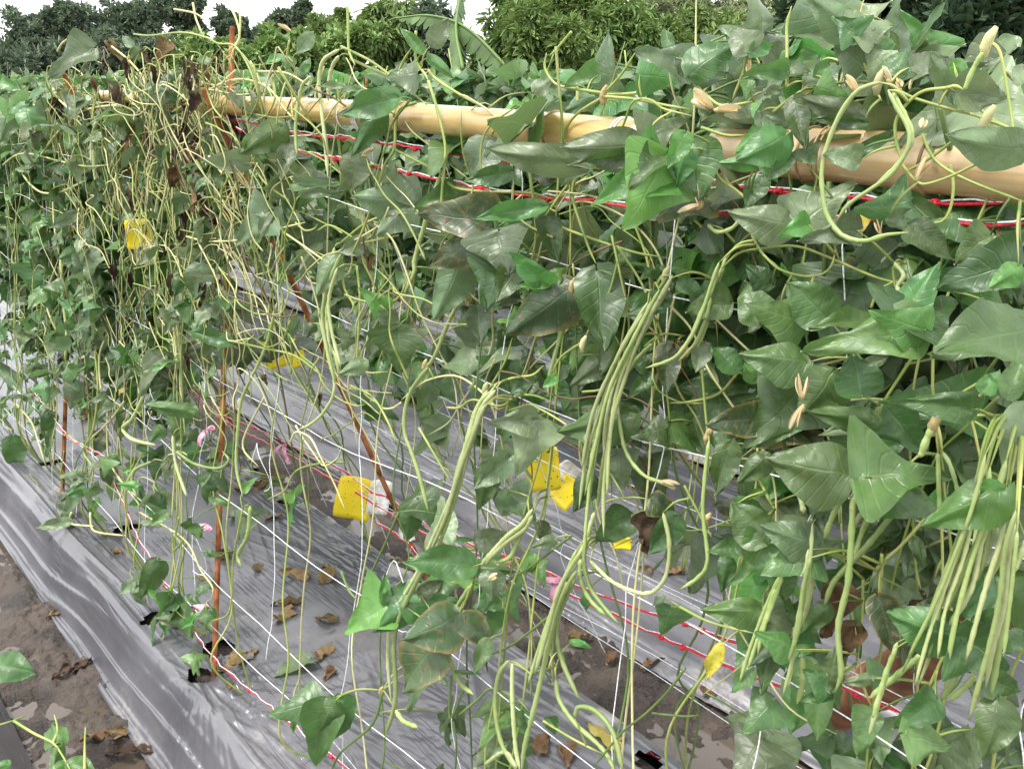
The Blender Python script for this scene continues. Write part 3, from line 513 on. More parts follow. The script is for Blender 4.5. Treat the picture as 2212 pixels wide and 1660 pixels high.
PODS = [
 (9, .13, .0042, 1130, -60, 1110, 300, 1100, 520, 1080, 740, 1020, 1000, 1030, 1200, 1040, 1310, 1000, 1430), (6, .08, .0034, 190, 1180, 165, 1400, 150, 1640, 180, 1950, 120, 2060, 0, 2140), (9, .08, .0038, 870, 520, 840, 780, 800, 940, 720, 1080), (9, .08, .0038, 640, 1200, 560, 1330, 520, 1480), (9, .06, .0036, 790, 1200, 790, 1360, 760, 1500),
 (9, .16, .0042, 2100, -60, 2000, 280, 1870, 560, 1760, 780, 1690, 940), (9, .15, .0042, 2150, 230, 2140, 560, 2100, 900, 2050, 1180, 2000, 1460), (9, .15, .004, 1990, 330, 1940, 620, 1820, 760, 1760, 960), (9, .14, .004, 2040, 300, 1990, 480, 1900, 720), (9, .1, .004, 1380, 270, 1220, 470, 1060, 640, 980, 740, 930, 880), (9, .1, .0036, 1090, 120, 1000, 260, 930, 440), (9, .12, .004, 1700, 1100, 1780, 1300, 1680, 1480), (9, .14, .004, 2080, 400, 2040, 600, 1960, 720), (9, .12, .004, 1560, 1180, 1420, 1300, 1220, 1470), (9, .12, .0038, 1840, 760, 1760, 920, 1800, 1020), (9, .15, .004, 2230, 450, 2160, 620, 2050, 740), (9, .1, .0036, 1900, 1320, 1830, 1400, 1740, 1480), (9, .1, .0038, 730, 40, 770, 150, 800, 280),
 (6, .1, .0036, 1690, 1250, 1760, 1400, 1870, 1850), (6, .1, .0036, 1660, 1260, 1670, 1600, 1690, 1700), (6, .12, .006, 1630, 1090, 1590, 1170, 1545, 1290), (6, .07, .0036, 1380, 40, 1440, 120, 1400, 200, 1470, 270),
 (3, .12, .0040, 1290, 530, 1150, 580, 1040, 720, 960, 900, 915, 1080, 920, 1260, 950, 1390, 1040, 1510, 1180, 1550, 1330, 1510, 1470, 1495), (3, .12, .0036, 1340, 580, 1400, 700, 1460, 800, 1480, 900, 1440, 1010, 1350, 1130, 1220, 1220, 1080, 1320, 1010, 1420), (3, .11, .0036, 1370, 590, 1450, 740, 1495, 860, 1470, 960, 1380, 1080, 1250, 1200), (3, .1, .0042, 1830, 580, 1900, 420, 2000, 280), (3, .06, .003, 0, 1430, 50, 1380, 110, 1375), (3, .06, .003, 180, 1440, 240, 1490, 330, 1470, 400, 1400),
 (5, .03, .0034, 1500, 140, 1430, 440, 1340, 760, 1330, 900), (5, .05, .0036, 980, 850, 880, 960, 830, 1100, 780, 1300, 700, 1560, 600, 1790, 480, 2050, 330, 2320, 300, 2550, 320, 2860), (5, .06, .0036, 990, 860, 900, 980, 850, 1150, 800, 1320, 730, 1560, 640, 1800), (5, .05, .0036, 940, 860, 870, 1000, 800, 1260, 740, 1500, 660, 1680), (8, .06, .0038, 560, 300, 380, 660, 340, 850, 350, 1100, 340, 1250, 280, 1450), (8, .06, .0036, 350, 1270, 400, 1340, 490, 1380),
 (5, .02, .0032, 790, 240, 700, 400, 600, 640, 540, 720), (5, .02, .0034, 560, 710, 450, 860, 410, 1000, 410, 1140, 450, 1250, 500, 1400, 560, 1640), (5, .05, .0034, 2110, 100, 2000, 300, 1850, 600, 1720, 880, 1650, 1200, 1600, 1500, 1580, 1700), (5, .06, .0034, 2130, 120, 2030, 330, 1900, 560, 1760, 820, 1700, 1100, 1690, 1300), (5, .05, .0036, 1750, 860, 1680, 1000, 1620, 1250, 1590, 1560), (5, .05, .0036, 1790, 880, 1740, 1050, 1690, 1300, 1650, 1600), (5, .04, .0034, 1760, 820, 1780, 1000, 1830, 1250, 1940, 1400, 2060, 1450, 2150, 1490), (5, .04, .0034, 2000, 560, 1900, 660, 1820, 780, 1780, 830),
 (8, .05, .0036, 1630, 0, 1540, 260, 1440, 440), (8, .06, .0038, 1510, 380, 1420, 540, 1360, 720, 1310, 960, 1250, 1220, 1180, 1500, 1160, 1660), (8, .05, .0036, 1500, 430, 1400, 660, 1390, 830, 1430, 980, 1530, 1200), (8, .05, .0034, 1600, 100, 1560, 300, 1600, 480, 1700, 620, 1780, 710), (8, .05, .0036, 1540, 300, 1540, 430, 1600, 560, 1700, 660), (8, .05, .0036, 1230, -20, 1160, 80, 1060, 160, 940, 290, 900, 340), (8, .05, .0036, 1230, 20, 1180, 110, 1070, 190, 960, 290, 930, 340), (8, .04, .0034, 1210, 20, 1120, 220, 1080, 290, 1000, 320), (8, .05, .0034, 2070, 0, 2110, 200, 2090, 400, 2020, 500, 1940, 535), (8, .05, .003, 1600, 310, 1750, 450, 1930, 520, 1990, 505),
 (8, .03, .0036, 690, 780, 700, 950, 760, 1090, 850, 1170), (8, .04, .0034, 1080, 950, 1010, 1050, 990, 1250, 1030, 1480, 1130, 1660), (8, .04, .0034, 1100, 970, 1100, 1200, 1120, 1500, 1150, 1660), (8, .04, .0036, 1380, 1070, 1400, 1200, 1500, 1350, 1680, 1520, 1760, 1660), (8, .05, .004, 1500, 1320, 1530, 1250, 1640, 1280, 1750, 1420, 1810, 1660), (8, .02, .003, 830, 470, 740, 620, 690, 800), (8, .04, .003, 1130, 1640, 1050, 1540, 920, 1620),
 (4, .03, .0034, 390, 0, 410, 300, 430, 500, 420, 680), (4, .04, .0034, 1030, 640, 960, 760, 920, 900, 850, 1040, 790, 1100, 830, 1160, 900, 1190, 1000, 1210), (4, .03, .0034, 2130, 0, 2100, 300, 2120, 600, 2150, 850, 2080, 1000, 1990, 1080, 1920, 1110), (4, .03, .0034, 2150, -60, 2120, 200, 2100, 500, 2160, 650, 2180, 780), (4, .03, .003, 1780, 300, 1700, 600, 1560, 900, 1530, 1100, 1520, 1350, 1560, 1540), (4, .03, .0032, 1130, 1250, 1250, 1330, 1400, 1360, 1470, 1310, 1430, 1250), (4, .03, .003, 970, 1320, 870, 1370, 850, 1450, 880, 1550), (4, .03, .0034, 1110, 1150, 1130, 1330, 1200, 1540), (7, .03, .0036, 1610, -40, 1590, 150, 1530, 270, 1550, 350),
 (1, .04, .0036, 2180, 320, 2080, 390, 2050, 520, 2060, 650, 2090, 900, 2110, 1150), (1, .04, .0036, 2180, 360, 2140, 420, 2115, 520, 2110, 650), (1, .04, .0032, 2000, 490, 1940, 560, 1910, 720, 1900, 850, 1910, 1000), (1, .05, .0034, 600, 960, 610, 1120, 640, 1230), (1, .05, .0032, 620, 780, 590, 900, 590, 1060), (2, .03, .0036, 640, 1120, 480, 1640, 470, 1750, 400, 1900), (2, .05, .003, 2060, 740, 2070, 900, 2060, 1000)]
PPX = {1: 8, 2: 10, 3: 10, 4: 8, 5: 10, 6: 9.5, 7: 8.5, 8: 10, 9: 11.5}; VPX = {1: 5, 2: 7, 3: 7.5, 4: 5, 5: 6, 6: 6.5, 7: 5, 8: 6, 9: 7}
for k in range(5):
    a = random.uniform(1880, 2180); PODS.append((9, random.uniform(.12, .18), random.uniform(.0034, .004), a, random.uniform(60, 320), a - random.uniform(30, 90), 480 + random.uniform(-60, 60), a - random.uniform(110, 200), 760, a - random.uniform(180, 330), random.uniform(960, 1250)))
for v in PODS:
    P = zp(v[0], v[1], v[3:]); pod(P, PPX[v[0]] / 2 / FP * proj(P[len(P) // 2])[2] * v[2] / .0036 * random.uniform(.95, 1.08))
for k in range(13):                           # the hanging bundle of thin pods and stems left of the upright stake
    x0 = random.uniform(1090, 1190); y0 = random.uniform(60, 350); x1 = x0 + random.uniform(-30, 30); L = random.uniform(450, 900)
    pod(zp(4, random.uniform(.0, .05), [x0, y0, x0 + random.uniform(-25, 25), y0 + L * .35, x1, y0 + L * .7, x1 + random.uniform(-20, 20), y0 + L]), .0026, random.choice([M_POD, M_PODG, M_VINEY]))
for k in range(9):                            # thin pods hanging under the tangle
    x0 = random.uniform(960, 1130); y0 = random.uniform(980, 1120); L = random.uniform(200, 420)
    pod(zp(1, random.uniform(.02, .07), [x0, y0, x0 - 40, y0 + L * .5, x0 - random.uniform(30, 90), y0 + L]), .0026, random.choice([M_POD, M_VINEY]))
def bundle(n, o, px, spread, *pts):
    pts = np.array(pts, float).reshape(-1, 2)
    for k in range(n):
        u0 = random.uniform(0, .22); u1 = random.uniform(.72, 1.); Q = catmull(np.c_[pts, np.zeros(len(pts))], 24)[int(u0 * 23):int(u1 * 23) + 1:4, :2]; ph = random.uniform(-1, 1) * spread; g = np.linspace(.25, 1, len(Q))
        oo = o + random.uniform(-.015, .02); P = [near(x + ph * gg + random.gauss(0, spread * .12), y, oo) for (x, y), gg in zip(Q, g)]
        pod(P, px / 2 / FP * proj(P[0])[2] * random.uniform(.85, 1.1))
bundle(6, .07, 9.5, 34, 1440, 600, 1335, 800, 1285, 1000, 1262, 1250); bundle(4, .07, 9, 24, 1565, 540, 1535, 640, 1480, 760, 1400, 800); bundle(3, .06, 9.5, 18, 1065, 835, 1000, 985, 955, 1130, 880, 1290); bundle(4, .06, 10, 22, 1280, 1130, 1240, 1215, 1180, 1390, 1125, 1640)
bundle(6, .16, 10.5, 55, 2140, 980, 2070, 1220, 2000, 1420, 1960, 1620); bundle(3, .17, 10.5, 30, 2200, 1080, 2165, 1320, 2110, 1600); bundle(3, .12, 9.5, 30, 1760, 1130, 1735, 1330, 1690, 1560); bundle(3, .11, 9.5, 26, 1690, 1230, 1630, 1370, 1560, 1560); bundle(2, .13, 10, 20, 1950, 1350, 1900, 1480, 1850, 1640); bundle(2, .04, 9, 12, 740, 545, 705, 650, 720, 780, 775, 950); bundle(3, .1, 10, 26, 1950, 1010, 1860, 1120, 1800, 1260)
# the straw-coloured tangle piled over the stake
def tangle(n, cx, cy, sx, sy, o0, o1, L=.3):
    for k in range(n):
        x = random.gauss(cx, sx); y = random.gauss(cy, sy)
        if y < 75: y = 75 + random.random() * 50
        p = near(x, y, random.uniform(o0, o1)); a = random.uniform(0, 6.28); P = [p]; d = np.array([0, math.cos(a), math.sin(a) * .9]); bend = random.gauss(0, .5)
        for j in range(random.randint(4, 8)):
            a += bend * .5 + random.gauss(0, .16); d = np.array([random.gauss(0, .2), math.cos(a), math.sin(a) - .15 * j * .4]); P.append(P[-1] + d * L * random.uniform(.12, .22))
        lim = random.uniform(1.56, 1.71); P = [np.array([q[0], q[1], q[2] if q[2] < lim else lim - .6 * (q[2] - lim)]) for q in P]
        rr_ = random.uniform(.0013, .0023); stem(P, rr_, rr_ * .7, random.choice([M_VINEY, M_VINEY, M_VINE, M_VINE, M_BROWN]), k=5, n=34)
tangle(130, 320, 260, 130, 95, -.02, .1); tangle(60, 400, 110, 75, 22, -.03, .06); tangle(110, 320, 480, 140, 120, 0, .08); tangle(22, 330, 720, 150, 110, 0, .06, .25); tangle(60, 180, 420, 130, 190, 0, .08); tangle(70, 500, 420, 150, 200, 0, .06); tangle(40, 900, 560, 280, 200, -.01, .05); tangle(40, 380, 850, 200, 110, 0, .05, .22); tangle(10, 600, 160, 160, 50, -.02, .04); tangle(16, 1250, 600, 200, 200, -.02, .05); tangle(18, 1700, 800, 250, 300, -.03, .02); tangle(18, 130, 520, 80, 200, 0, .06)
VPa = np.concatenate(VP)
for pl_, q in TOPS:                           # each pod hangs by a stalk from a vine
    d = np.linalg.norm(VPa - q, axis=1); k = int(np.argmin(np.where(d > .015, d, 9)))
    if d[k] < .25: stem([VPa[k], (VPa[k] + q) / 2 + np.array([-.05, 0, .15]) * d[k], q], .0017, .0016, M_VINE, pl_, 5, 9, 'stalk')
# hand-placed leaves: region, base, tip, width scale, offset, kind, shape
HL = [
 (2, 365, 632, -30, 700, .6, .08, 'dark', 0), (2, 255, 700, 75, 980, .65, .06, 'dark', 1), (2, 530, 340, 385, 190, .5, .04, 'mid', 0), (2, 580, 285, 690, 145, 1., .04, 'grey', 0), (2, 560, 370, 720, 480, .5, .03, 'mid', 1), (2, 480, 470, 265, 460, .9, .02, 'grey', 4), (2, 450, 470, 300, 600, .6, .0, 'grey', 1),
 (2, 1930, 930, 1450, 955, .7, .07, 'grey', 1), (2, 1570, 1035, 1000, 1035, .5, .06, 'grey', 1), (2, 1530, 1020, 1420, 1180, 1.1, .05, 'grey', 3), (2, 1910, 1000, 1480, 1075, .4, .08, 'dark', 0), (2, 950, 900, 850, 1160, 1.25, .02, 'grey', 0), (2, 2080, 1010, 1870, 1450, 1.1, .11, 'light', 4), (2, 2060, 1120, 1640, 1240, .9, .1, 'light', 5), (2, 2090, 1020, 1850, 1150, .8, .11, 'mid', 2), (2, 2212, 860, 2110, 1070, .9, .12, 'light', 0), (2, 2212, 960, 2130, 1180, .8, .1, 'light', 1),
 (2, 985, 1460, 510, 1350, .75, .05, 'rust', 2), (2, 990, 1465, 560, 1680, .9, .05, 'rust', 4), (2, 1010, 1490, 1060, 1760, 1.6, .06, 'grey', 3), (2, 1010, 1455, 1310, 1340, .9, .05, 'mid', 1), (2, 1310, 1340, 1390, 1680, .7, .04, 'dark', 0), (2, 1300, 1330, 850, 1400, .4, .05, 'mid', 0), (2, 1090, 1110, 800, 1160, .6, .03, 'dark', 0), (2, 110, 1000, 60, 1210, 1.2, .03, 'grey', 0), (2, 300, 1080, 420, 1230, 1., .01, 'grey', 3), (2, 250, 1270, 70, 1280, .5, .03, 'pale', 0), (2, 740, 1250, 500, 1320, .6, 0, 'mid', 2), (2, 160, 1560, -20, 1620, .9, .02, 'grey', 0), (2, 0, 570, 120, 560, .6, .03, 'grey', 0), (2, 1690, 800, 1210, 600, .0, 0, 'mid', 0), (2, 1950, 880, 2212, 760, .9, .09, 'grey', 5), (2, 1920, 480, 2212, 520, .8, .05, 'mid', 4), (2, 2212, 460, 1900, 330, .8, .05, 'grey', 3), (2, 2110, 320, 2080, 170, .8, .05, 'mid', 0), (2, 1650, 480, 1460, 540, .8, 0, 'mid', 2), (2, 1300, 740, 1530, 705, .7, -.02, 'grey', 0), (2, 1240, 590, 1370, 500, .8, -.06, 'pale', 1),
 (3, 1135, 225, 990, 90, 1., .08, 'mid', 5), (3, 1135, 225, 1375, 130, 1., .08, 'grey', 4), (3, 1135, 225, 820, 30, .7, .06, 'grey', 1), (3, 1135, 225, 1150, 60, 1.2, .07, 'mid', 3), (3, 440, 335, 340, 150, 1.2, .06, 'grey', 2), (3, 450, 325, 625, 280, .8, .06, 'mid', 0), (3, 60, 480, 340, 310, .9, .08, 'mid', 1), (3, 80, 490, -40, 380, .9, .06, 'grey', 0), (3, 90, 540, 320, 450, .7, .06, 'grey', 0), (3, 1180, 430, 985, 330, 1.2, .06, 'grey', 3), (3, 1330, 420, 1200, 300, 1.1, .06, 'grey', 4), (3, 1390, 480, 1470, 300, 1.2, .07, 'mid', 1), (3, 1490, 430, 1730, 350, .9, .06, 'grey', 0), (3, 1300, 330, 1390, 230, 1., .05, 'light', 0), (3, 1780, 590, 2212, 610, .6, .08, 'grey', 3), (3, 1740, 560, 1570, 400, .7, .07, 'grey', 1), (3, 690, 460, 440, 470, .6, .06, 'mid', 2), (3, 860, 480, 1000, 370, .7, .06, 'mid', 0), (3, 700, 430, 820, 470, .9, .05, 'grey', 0), (3, 800, 520, 990, 500, .6, .05, 'grey', 1), (3, 2140, 520, 2260, 400, 1., .06, 'pale', 0), (3, 1760, 400, 1890, 540, .6, .06, 'light', 1), (3, 440, 520, 420, 640, .7, .07, 'light', 3), (3, 560, 580, 690, 560, .7, .05, 'pale', 0), (3, 890, 560, 1050, 640, .8, .08, 'mid', 4), (3, 740, 640, 760, 960, .6, .09, 'dark', 0), (3, 1190, 760, 800, 660, .6, .06, 'grey', 1), (3, 1180, 790, 860, 760, .4, .07, 'dark', 0), (3, 520, 720, 740, 830, .6, .05, 'grey', 3),
 (3, 690, 860, 395, 1015, 1.05, .1, 'mid', 1), (3, 95, 920, 105, 1270, 1.3, .08, 'dark', 0), (3, 520, 1040, 260, 1050, .5, .09, 'mid', 1), (3, 540, 1040, 620, 1170, .8, .09, 'dark', 0), (3, 700, 1010, 570, 1160, .8, .09, 'mid', 0), (3, 800, 1030, 890, 890, .9, .09, 'dark', 4), (3, 1150, 1040, 950, 980, .9, .11, 'grey', 2), (3, 1120, 1000, 1380, 850, .4, .1, 'dark', 0), (3, 2230, 960, 1755, 930, .8, .11, 'grey', 1), (3, 1970, 950, 2040, 840, .9, .1, 'grey', 3), (3, 730, 1450, 355, 1345, .8, .09, 'grey', 1), (3, 770, 1450, 1060, 1185, .8, .09, 'grey', 4), (3, 770, 1440, 710, 1290, 1., .08, 'grey', 2), (3, 830, 1445, 640, 1510, .9, .1, 'light', 3), (3, 1350, 1415, 1430, 1150, 1.2, .09, 'mid', 5), (3, 1340, 1400, 1590, 1380, .7, .1, 'grey', 0), (3, 1140, 1480, 780, 1540, .6, .1, 'grey', 3), (3, 1490, 1450, 1710, 1640, .8, .09, 'dark', 2), (3, 1100, 1480, 1280, 1270, .7, .06, 'yellow', 1), (3, 540, 1140, 420, 1330, .9, .06, 'dark', 0), (3, 1480, 1300, 1740, 1390, .5, .07, 'dark', 0), (3, 250, 950, 360, 1040, .0, 0, 'mid', 0), (3, 2000, 1510, 1800, 1660, 1., .08, 'dark', 2), (3, 420, 1470, 640, 1640, .9, .02, 'dark', 4),
 (6, 950, 395, 700, 180, 1.2, .08, 'dark', 0), (6, 810, 425, 465, 320, .9, .08, 'mid', 4), (6, 500, 420, 430, 140, 1.1, .06, 'dark', 2), (6, 1440, 440, 1845, 185, .95, .13, 'dark', 5), (6, 1450, 430, 1600, 60, .8, .12, 'mid', 1), (6, 1540, 475, 860, 570, .5, .12, 'mid', 3), (6, 1580, 470, 1250, 370, .8, .13, 'light', 4), (6, 1260, 420, 830, 430, .5, .09, 'mid', 0), (6, 2290, 480, 1580, 570, .95, .16, 'dark', 0), (6, 2200, 60, 1730, 150, .9, .1, 'dark', 2), (6, 2180, 60, 2000, 180, .9, .12, 'light', 1), (6, 820, 680, 435, 590, .95, .1, 'mid', 1), (6, 1165, 890, 1110, 640, 1.75, .1, 'mid', 0), (6, 985, 740, 790, 1000, 1.3, .09, 'mid', 1), (6, 545, 1035, 185, 1075, .85, .1, 'rust', 0), (6, 750, 880, 430, 1165, 1., .08, 'dark', 5), (6, 790, 1010, 500, 1180, .8, .08, 'dark', 2), (6, 1280, 1050, 860, 1000, .5, .09, 'dark', 1), (6, 1270, 1050, 930, 1140, .5, .08, 'grey', 0), (6, 1880, 975, 1330, 940, .35, .13, 'mid', 3), (6, 1100, 1400, 630, 1290, 1.1, .13, 'dark', 1), (6, 1090, 1410, 830, 1620, 1., .12, 'dark', 2), (6, 1165, 1425, 1630, 1345, .95, .14, 'mid', 5), (6, 1170, 1440, 1290, 1570, 1., .14, 'mid', 0), (6, 1190, 1500, 1700, 1590, .7, .12, 'dark', 2), (6, 2230, 960, 2120, 1420, .8, .13, 'pale', 1), (6, 1950, 870, 2030, 720, 1., .12, 'mid', 2), (6, 2100, 900, 2230, 640, .8, .13, 'mid', 0), (6, 160, 560, 100, 730, 1., .06, 'grey', 0), (6, 320, 300, 60, 350, 1., .06, 'dark', 2), (6, 360, 740, 220, 560, 1.1, .05, 'dark', 0), (6, 500, 800, 410, 700, 1., .03, 'light', 1), (6, 1330, 960, 1520, 1260, 1., .06, 'dark', 3), (6, 0, 160, 160, 260, .8, .06, 'dark', 0), (6, 640, 340, 660, 480, .6, .07, 'mid', 1), (6, 330, 1200, 230, 1520, .8, .06, 'dark', 0), (6, 560, 1270, 370, 1430, .8, .05, 'mid', 1), (6, 540, 1500, 420, 1550, .6, .05, 'light', 0), (6, 350, 1600, 590, 1620, .8, .08, 'mid', 2), (6, 600, 180, 440, 60, 1., .04, 'dark', 1), (6, 1200, 700, 1320, 640, .9, .06, 'dark', 0),
 (5, 770, 20, 600, 385, .75, .05, 'grey', 1), (5, 1050, 20, 930, 330, 1.3, .05, 'dark', 3), (5, 1150, 40, 1010, 280, 1., .04, 'dark', 0), (5, 1490, 190, 1035, 490, .75, .05, 'rust', 1), (5, 1650, 90, 1680, 570, .85, .05, 'dark', 0), (5, 1330, 185, 1085, 40, .75, .07, 'light', 2), (5, 1330, 175, 1450, 45, 1., .07, 'light', 1), (5, 1330, 185, 1130, 185, .4, .07, 'light', 0), (5, 290, 350, 330, 520, 1.3, .03, 'grey', 0), (5, 370, 460, 380, 740, 1.3, .03, 'dark', 3), (5, 1240, 1050, 945, 1075, .7, .05, 'pale', 3), (5, 1240, 1050, 1135, 1405, .85, .05, 'pale', 4), (5, 1890, 1010, 1390, 1090, .7, .02, 'dark', 1), (5, 1380, 770, 1300, 840, 1., .04, 'light', 0), (5, 940, 1340, 870, 1640, .7, .04, 'dark', 1), (5, 1090, 1290, 880, 1470, .8, .03, 'grey', 0), (5, 290, 345, 130, 215, .7, .03, 'light', 3), (5, 290, 340, 290, 240, .8, .03, 'light', 1), (5, 880, 330, 900, 540, 1., .01, 'grey', 0), (5, 0, 0, 0, 0, 0, 0, 'mid', 0), (5, 2100, 570, 2090, 860, .8, .05, 'rust', 0), (5, 2160, 570, 2170, 800, .7, .04, 'dry', 1), (5, 1780, 1250, 1810, 1480, 1.2, .02, 'grey', 3), (5, 1600, 1400, 1480, 1640, .8, .01, 'dark', 1), (5, 1080, 1500, 1250, 1700, 1., .02, 'grey', 3), (5, 2080, 1100, 1880, 1140, .8, .03, 'dark', 4), (5, 1250, 810, 1090, 870, 1., 0, 'dark', 0), (5, 160, 670, 0, 740, .8, .02, 'grey', 1), (5, 50, 480, 20, 600, 1.2, .02, 'grey', 4), (5, 1080, 1640, 980, 1480, 1., .0, 'grey', 2),
 (5, 1130, 230, 1010, 320, 1., .03, 'rust', 2), (5, 2110, 260, 1850, 360, .8, .05, 'dark', 0), (5, 2000, 760, 1840, 900, .7, .0, 'mid', 0), (5, 1990, 1560, 2160, 1640, 1.2, .03, 'rust', 2), (5, 1900, 700, 2020, 620, .9, .02, 'dark', 4), (5, 1700, 640, 1480, 800, .8, -.02, 'grey', 1),
 (8, 845, 345, 435, 290, .8, .06, 'mid', 0), (8, 835, 355, 1090, 350, .6, .05, 'mid', 1), (8, 950, 380, 965, 545, 1.25, .05, 'grey', 1), (8, 410, 600, 745, 560, .6, .06, 'mid', 4), (8, 295, 590, 15, 725, 1.05, .05, 'light', 5), (8, 290, 590, 280, 400, .6, .05, 'mid', 0), (8, 300, 590, 500, 440, .8, .05, 'dark', 0), (8, 420, 600, 180, 770, .6, .05, 'mid', 1), (8, 760, 665, 420, 770, 1.1, .05, 'rust', 1), (8, 660, 780, 375, 1145, 1.1, .05, 'rust', 0), (8, 765, 680, 960, 830, .9, .05, 'rust', 1), (8, 950, 820, 860, 1000, .75, .05, 'mid', 0), (8, 990, 510, 905, 635, .7, .03, 'mid', 1), (8, 510, 530, 650, 430, .9, .04, 'rust', 0), (8, 910, 840, 950, 1010, .4, .04, 'dead', 1), (8, 740, 1025, 900, 1020, .25, .03, 'grey', 0), (8, 2120, 610, 2060, 800, 1., .02, 'mid', 4), (8, 1990, 30, 1960, 290, 1., .03, 'dead', 1), (8, 2170, 30, 1990, 280, .8, .03, 'dark', 0), (8, 1860, 30, 1640, 210, .9, .02, 'dark', 2), (8, 1280, 60, 1340, 210, .9, .02, 'rust', 0), (8, 1380, 160, 1230, 200, .7, .02, 'grey', 1), (8, 870, 190, 1060, 110, .9, .02, 'grey', 2), (8, 1580, 520, 1570, 630, .9, .03, 'mid', 0), (8, 1120, 1300, 1200, 1400, .9, .02, 'dark', 3), (8, 1330, 1320, 1380, 1450, .9, .02, 'dark', 1), (8, 960, 1570, 1080, 1480, .5, .03, 'grey', 0), (8, -10, 1180, 40, 1420, .7, .05, 'mid', 1), (8, 1480, 830, 1600, 850, .5, .0, 'light', 1), (8, 750, 180, 850, 170, .6, .02, 'light', 0), (8, 2080, 540, 2000, 600, .8, .03, 'pale', 0), (8, 1400, 880, 1440, 990, .4, 0, 'light', 0),
 (7, 2150, 1225, 1925, 1560, .7, .06, 'mid', 1), (7, 2150, 1225, 2010, 1610, .7, .05, 'mid', 2), (7, 2060, 1205, 1770, 1245, .8, .05, 'mid', 4), (7, 1900, 1290, 1870, 1440, .4, .04, 'mid', 0), (7, 1010, 310, 925, 560, .8, .02, 'dark', 1), (7, 1080, 600, 985, 485, .8, .02, 'light', 3), (7, 1120, 600, 1285, 600, .75, .02, 'light', 1), (7, 1090, 650, 1040, 795, .7, .02, 'mid', 0), (7, 1290, 665, 1155, 745, .6, .03, 'light', 0), (7, 1330, 650, 1315, 750, .9, .03, 'mid', 1), (7, 455, 60, 255, 90, .55, .02, 'grey', 0), (7, 450, 80, 395, 195, .7, .02, 'grey', 1), (7, 440, 60, 400, -20, .8, .02, 'mid', 2), (7, 1060, 870, 1020, 910, 1., .01, 'mid', 0), (7, 1080, 1190, 1070, 1250, .9, .01, 'light', 1), (7, 1150, 690, 960, 690, .5, .02, 'grey', 1), (7, 1080, 0, 980, 80, .8, .02, 'mid', 0),
 (9, 545, 465, 355, 225, 1.2, .1, 'dark', 0), (9, 910, 480, 565, 350, .85, .1, 'grey', 1), (9, 540, 480, 350, 720, .85, .09, 'mid', 5), (9, 850, 500, 525, 615, .8, .1, 'mid', 4), (9, 860, 500, 885, 720, .7, .1, 'mid', 0), (9, 870, 490, 1090, 460, .6, .1, 'grey', 1), (9, 410, 500, 190, 510, .85, .08, 'mid', 0), (9, 535, 900, 170, 880, .7, .08, 'mid', 1), (9, 530, 890, 730, 1040, 1., .07, 'grey', 3), (9, 530, 900, 430, 970, .8, .07, 'mid', 0), (9, 640, 1050, 445, 1235, .6, .08, 'grey', 0), (9, 965, 1420, 810, 1290, 1., .11, 'mid', 3), (9, 970, 1410, 1000, 1140, .7, .11, 'dark', 1), (9, 1240, 1340, 1495, 1355, .7, .1, 'mid', 4), (9, 1240, 1330, 1060, 1350, .6, .1, 'grey', 1), (9, 1795, 1065, 1390, 930, .95, .15, 'mid', 1), (9, 1800, 1075, 2150, 1325, .9, .15, 'mid', 5), (9, 1880, 945, 2050, 640, .9, .15, 'mid', 1), (9, 1480, 985, 1520, 1290, .7, .12, 'rust', 1), (9, 1280, 820, 1370, 1170, .75, .11, 'rust', 0), (9, 745, 1155, 525, 1015, .9, .1, 'mid', 1), (9, 735, 1170, 880, 1140, .7, .1, 'mid', 0), (9, 640, 630, 700, 840, 1.2, .08, 'dark', 0), (9, 280, 1130, 165, 1370, .5, .06, 'yellow', 0), (9, 970, 1440, 780, 1460, .6, .1, 'mid', 2), (9, 2100, 105, 1620, 320, .7, .16, 'light', 1), (9, 2100, 120, 1970, 340, 1.1, .16, 'light', 2), (9, 2110, 110, 2260, 260, .9, .15, 'mid', 0), (9, 950, 860, 800, 1070, .7, .09, 'dark', 1), (9, 640, 1060, 480, 1380, .6, .07, 'dark', 0), (9, 480, 1290, 330, 1420, .9, .09, 'mid', 0), (9, 1040, 780, 930, 1100, 1., .04, 'dry', 3), (9, 1130, 1010, 1050, 1260, .9, .05, 'dry', 1), (9, 1640, 700, 1730, 750, .8, .05, 'grey', 0), (9, 1440, 760, 1580, 830, 1., .05, 'grey', 3), (9, 1500, 440, 1550, 620, .6, .03, 'dark', 1), (9, 2000, 1330, 2200, 1450, 1., .12, 'dark', 2), (9, 2212, 1050, 2090, 1180, 1., .1, 'dark', 0), (9, 1560, 800, 1470, 900, .8, .02, 'dead', 1), (9, 300, 560, 260, 780, .7, .05, 'dark', 1), (9, 900, 1380, 860, 1700, .7, .08, 'mid', 0), (9, 1650, 1480, 1400, 1640, .9, .1, 'mid', 2), (9, 2050, 1480, 1900, 1800, .9, .12, 'dark', 1), (9, 600, 1480, 400, 1640, .9, .08, 'mid', 4), (9, 1250, 1560, 1100, 1780, .8, .1, 'dark', 2), (9, 1450, 1700, 1800, 1800, .9, .13, 'mid', 3),
